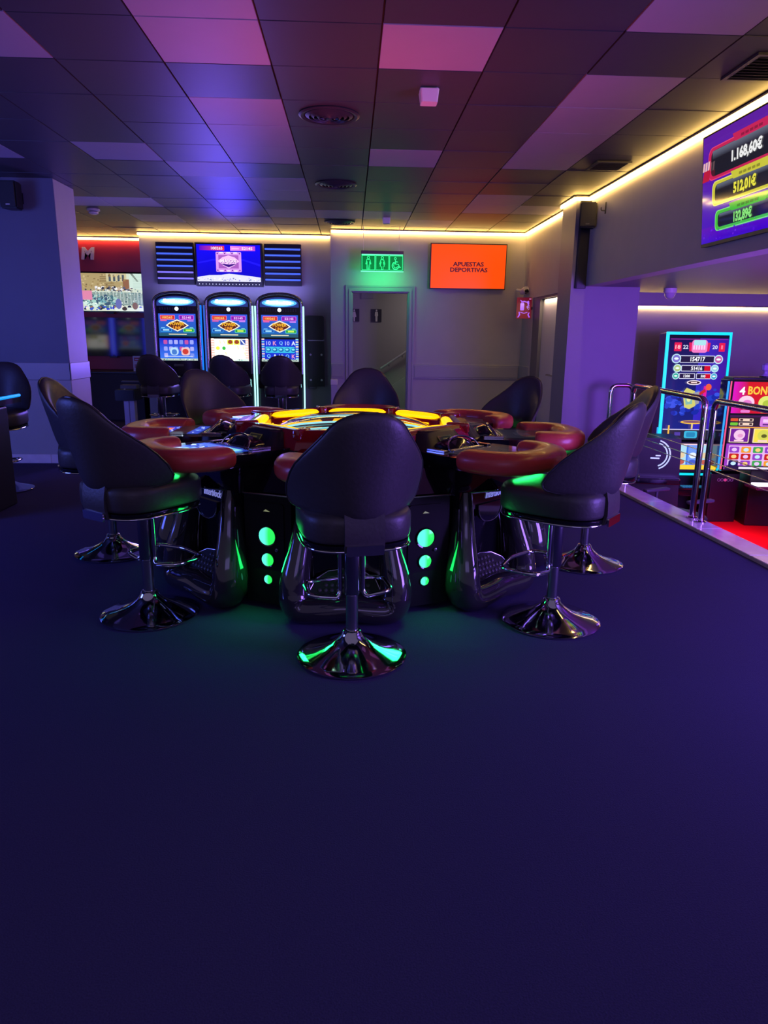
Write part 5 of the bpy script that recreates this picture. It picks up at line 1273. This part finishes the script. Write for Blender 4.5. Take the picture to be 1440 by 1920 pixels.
b = BM(); box(b, 0.06, -0.22, 0.50, 0.40, -0.10, 0.515, 0.004, 1); fin('key_light', b, red_edge, bd, 0)
a = Art(); x0, x1, z0, z1 = -hw+0.02, hw-0.02, 1.26, 1.595
a.grad(x0, z0, x1, z1, (200, 15, 40), (205, 20, 25)); a.grad(x0, z0, -0.33, z1, (215, 20, 190), (198, 18, 50), True)
a.text('4', -0.385, 1.50, 0.085, (250, 245, 245), bold=0.03).text('BONUS LINK', -0.05, 1.505, 0.09, (250, 195, 60), w=0.55, bold=0.03)
for x, c, c2 in ((-0.33, (240, 200, 225), (225, 120, 200)), (-0.12, (215, 225, 110), (170, 190, 60)), (0.1, (120, 190, 225), (60, 110, 190))): a.ell(x, 1.375, 0.085, 0.075, c).ell(x+0.01, 1.365, 0.05, 0.04, c2).rr(x-0.05, 1.268, x+0.05, 1.295, 0.012, c2)
a.done('top_screen', screen, t, loc=(0, -0.004, 0))
a = Art(); z0, z1 = 0.94, 1.24
a.rect(x0, z0, x1, z1, (60, 22, 75)); a.rect(x0, z1-0.115, x1, z1-0.02, (40, 22, 40))
for j in range(2):
    z = z1-0.05-0.045*j; a.rr(x0+0.01, z-0.016, x0+0.09, z+0.016, 0.008, ((215, 80, 40), (110, 190, 50))[j]).rr(x0+0.10, z-0.015, x0+0.25, z+0.015, 0.004, (235, 205, 185)).rr(0.13, z-0.015, 0.36, z+0.015, 0.004, (235, 205, 185)).rect(x0+0.11, z-0.010, x0+0.14, z+0.010, (50, 20, 30)).rect(x0+0.21, z-0.010, x0+0.24, z+0.010, (50, 20, 30))
a.rr(-0.16, z1-0.12, 0.09, z1-0.01, 0.02, (205, 120, 215)).rect(-0.13, z1-0.075, 0.06, z1-0.04, (235, 190, 240)).rect(-0.13, z1-0.105, 0.06, z1-0.088, (90, 40, 120)).rect(x0, z0+0.165, x1, z0+0.175, (235, 160, 60))
for x, c, c2, c3 in ((-0.36, (110, 30, 150), (235, 190, 225), (220, 150, 200)), (-0.11, (235, 215, 70), (205, 205, 80), (90, 90, 30)), (0.14, (30, 50, 170), (90, 170, 225), (230, 200, 90))): a.rr(x-0.105, z0+0.005, x+0.105, z0+0.16, 0.006, (240, 215, 180)).rr(x-0.095, z0+0.012, x+0.095, z0+0.153, 0.006, c).ell(x, z0+0.088, 0.06, 0.055, c2).ell(x+0.01, z0+0.08, 0.03, 0.02, c3).rect(x-0.05, z0+0.018, x+0.05, z0+0.034, (240, 200, 215))
a.done('middle_screen', screen, t, loc=(0, -0.004, 0))
a = Art(); z0, z1 = 0.645, 0.93
a.rect(x0, z0, x1, z1, (150, 60, 190)).rect(x0+0.03, z0+0.05, x1-0.02, z1-0.02, (225, 175, 230))
pal = [(140, 60, 190), (190, 30, 30), (25, 20, 90), (150, 70, 200), (60, 160, 80), (235, 150, 40)]
for i in range(3):
    for j in range(7):
        x = x0+0.09+j*0.125; z = z1-0.065-i*0.075; c = pal[(j*5+i*7+(i*j)) % 6] if (i+j) % 3 else pal[0]
        a.rr(x-0.052, z-0.033, x+0.052, z+0.033, 0.012, c).ell(x, z, 0.028, 0.020, ((225, 190, 240), (250, 200, 120), (190, 225, 245))[(i+2*j) % 3])
a.rect(x0, z0, x1, z0+0.045, (40, 25, 70)).rect(x0+0.15, z0+0.012, x1-0.05, z0+0.034, (235, 225, 245))
a.done('reel_screen', screen, t, loc=(0, -0.004, 0))
b = BM(); box(b, -hw, -0.01, 1.615, hw, 0.25, 1.64, 0.006, 1); fin('top_cap', b, satin, t, 0)
t2 = thing('machine_topper', 'small crystal topper lamp standing on the red topped slot machine', 'lamp', (4.47, 7.62, ZL+1.64))
b = BM(); lathe(b, [(0.05, 0), (0.045, 0.02), (0.02, 0.04), (0.02, 0.06), (0.045, 0.08), (0.05, 0.13), (0.02, 0.15)], 10); fin('crystal', b, clear_top, t2, 0)
b = BM(); lathe(b, [(0.06, 0), (0.06, 0.012), (0.05, 0.015)], 16); fin('base', b, satin, t2, 0)

t = thing('machine_plinth', 'plain black pedestal with five small rings between the lower room machines', 'pedestal', (4.23, 7.72, ZL))
b = BM(); box(b, -0.165, 0, 0, 0.165, 0.10, 0.56, 0.008); fin('body', b, satin, t, 0)
b = BM(); prism(b, [(-0.165, 0.0), (0.165, 0.0), (0.165, 0.10), (-0.165, 0.10)], 0.56, 0.59, taper=[(-0.165, 0.03), (0.165, 0.03), (0.165, 0.10), (-0.165, 0.10)]); fin('cap', b, gloss, t, 0)
for k in range(5):
    b = BM(); lathe(b, [(0.017, -0.002), (0.017, 0.002), (0.013, 0.002), (0.013, -0.002)] if k != 2 else [(0.017, -0.002), (0.017, 0.003), (0.002, 0.003)], 16, cap=(k == 2), M=Matrix.Translation((-0.075+0.037*k, -0.002, 0.49)) @ Matrix.Rotation(PI/2, 4, 'X')); fin('ring_mark', b, mat('ring_dim', (0.2, 0.1, 0.3), 0.4, emit=lin((110, 60, 120)), es=0.7) if k != 2 else mat('ring_pink', (0.4, 0.1, 0.2), 0.4, emit=lin((180, 60, 110)), es=0.8), t, 0)

t = thing('arc_cabinet', 'dark cabinet with white arc emblem behind the right stools in the lower room', 'gaming machine', (3.16, 7.30, ZL), math.radians(-12))
b = BM(); plate(b, [(-0.34, 0.0), (0.34, 0.0), (0.29, 1.02), (-0.34, 1.02)], 0.0, 0.4); fin('cabinet', b, satin, t, 0)
b = BM(); box(b, -0.34, -0.12, 0.55, 0.30, 0.0, 0.61, 0.01); fin('ledge', b, gloss, t, 0)
for r in (0.155, 0.125):
    b = BM(); tube(b, [(0.04+r*math.cos(math.radians(q)), -0.004, 0.845+r*math.sin(math.radians(q))) for q in range(-70, 75, 12)], 0.007, 6, upv=Vector((0, 1, 0))); fin('arc_emblem', b, mat('arc_white', (0.6, 0.7, 0.8), 0.4, emit=lin((190, 215, 235)), es=0.9), t)
b = BM(); box(b, 0.0, -0.006, 0.80, 0.09, 0.0, 0.815); box(b, 0.05, -0.006, 0.83, 0.10, 0.0, 0.842); fin('emblem_bar', b, MATS['arc_white'], t, 0)

def office_chair(loc, rz, label, bh=0.42):
    t = thing('gaming_chair', label, 'chair', loc, rz)
    b = BM()
    for k in range(5):
        a_ = 2*PI*k/5+0.3; tube(b, [(0.03*math.cos(a_), 0.03*math.sin(a_), 0.085), (0.27*math.cos(a_), 0.27*math.sin(a_), 0.04)], [0.026, 0.014], 8)
    fin('star_base', b, satin, t)
    for k in range(5):
        a_ = 2*PI*k/5+0.3; b = BM(); lathe(b, [(0.018, -0.01), (0.02, 0), (0.018, 0.01)], 12, M=Matrix.Translation((0.27*math.cos(a_), 0.27*math.sin(a_), 0.021)) @ Matrix.Rotation(a_, 4, 'Z') @ Matrix.Rotation(PI/2, 4, 'X')); fin('caster', b, gloss, t)
    b = BM(); lathe(b, [(0.03, 0.08), (0.03, 0.22), (0.022, 0.22), (0.022, 0.36)], 16); fin('column', b, dchrome, t)
    b = BM(); layers(b, [(0.20, 0.20, 0.36), (0.235, 0.235, 0.375), (0.24, 0.24, 0.42), (0.22, 0.22, 0.445), (0.1, 0.1, 0.45)]); fin('seat', b, leather, t, 60)
    b = BM()
    rows = []
    for j in range(9):
        v = j/8.0; z = 0.44+bh*v; hw_ = 0.20*(0.9+0.25*math.sin(PI*min(1, v*1.2)))*(1 if v < .8 else 1-(v-.8)*0.7); y = -0.20-0.09*v
        rows.append([(hw_*u, y+0.05*u*u, z) for u in (-1, -.5, 0, .5, 1)])
    F = [[b.verts.new((x, y+0.03, z)) for x, y, z in r] for r in rows]; K = [[b.verts.new((x, y-0.03, z)) for x, y, z in r] for r in rows]
    for j in range(8):
        for i in range(4): b.faces.new((F[j][i], F[j][i+1], F[j+1][i+1], F[j+1][i])); b.faces.new((K[j][i], K[j][i+1], K[j+1][i+1], K[j+1][i]))
        for i in (0, 4): b.faces.new((F[j][i], F[j+1][i], K[j+1][i], K[j][i]))
    for i in range(4):
        for j in (0, 8): b.faces.new((F[j][i], F[j][i+1], K[j][i+1], K[j][i]))
    fin('backrest', b, leather, t, 60)
    for s in (-1, 1):
        b = BM(); tube(b, fillet([(s*0.22, 0.0, 0.39), (s*0.27, 0.0, 0.42), (s*0.27, 0.0, 0.60)], 0.04), 0.014, 8); box(b, s*0.27-0.03, -0.15, 0.60, s*0.27+0.03, 0.14, 0.63, 0.012); fin('armrest', b, greyp, t, 30)
    return t
ch = office_chair((4.40, 6.45, ZL), math.radians(-25), 'dark armchair before the red topped slot machine at the right edge')
office_chair((3.05, 6.35, ZL), math.radians(-70), 'low dark armchair before the tall cyan framed machine', 0.14)['group'] = 'armchairs in the lower room'
ch['group'] = 'armchairs in the lower room'
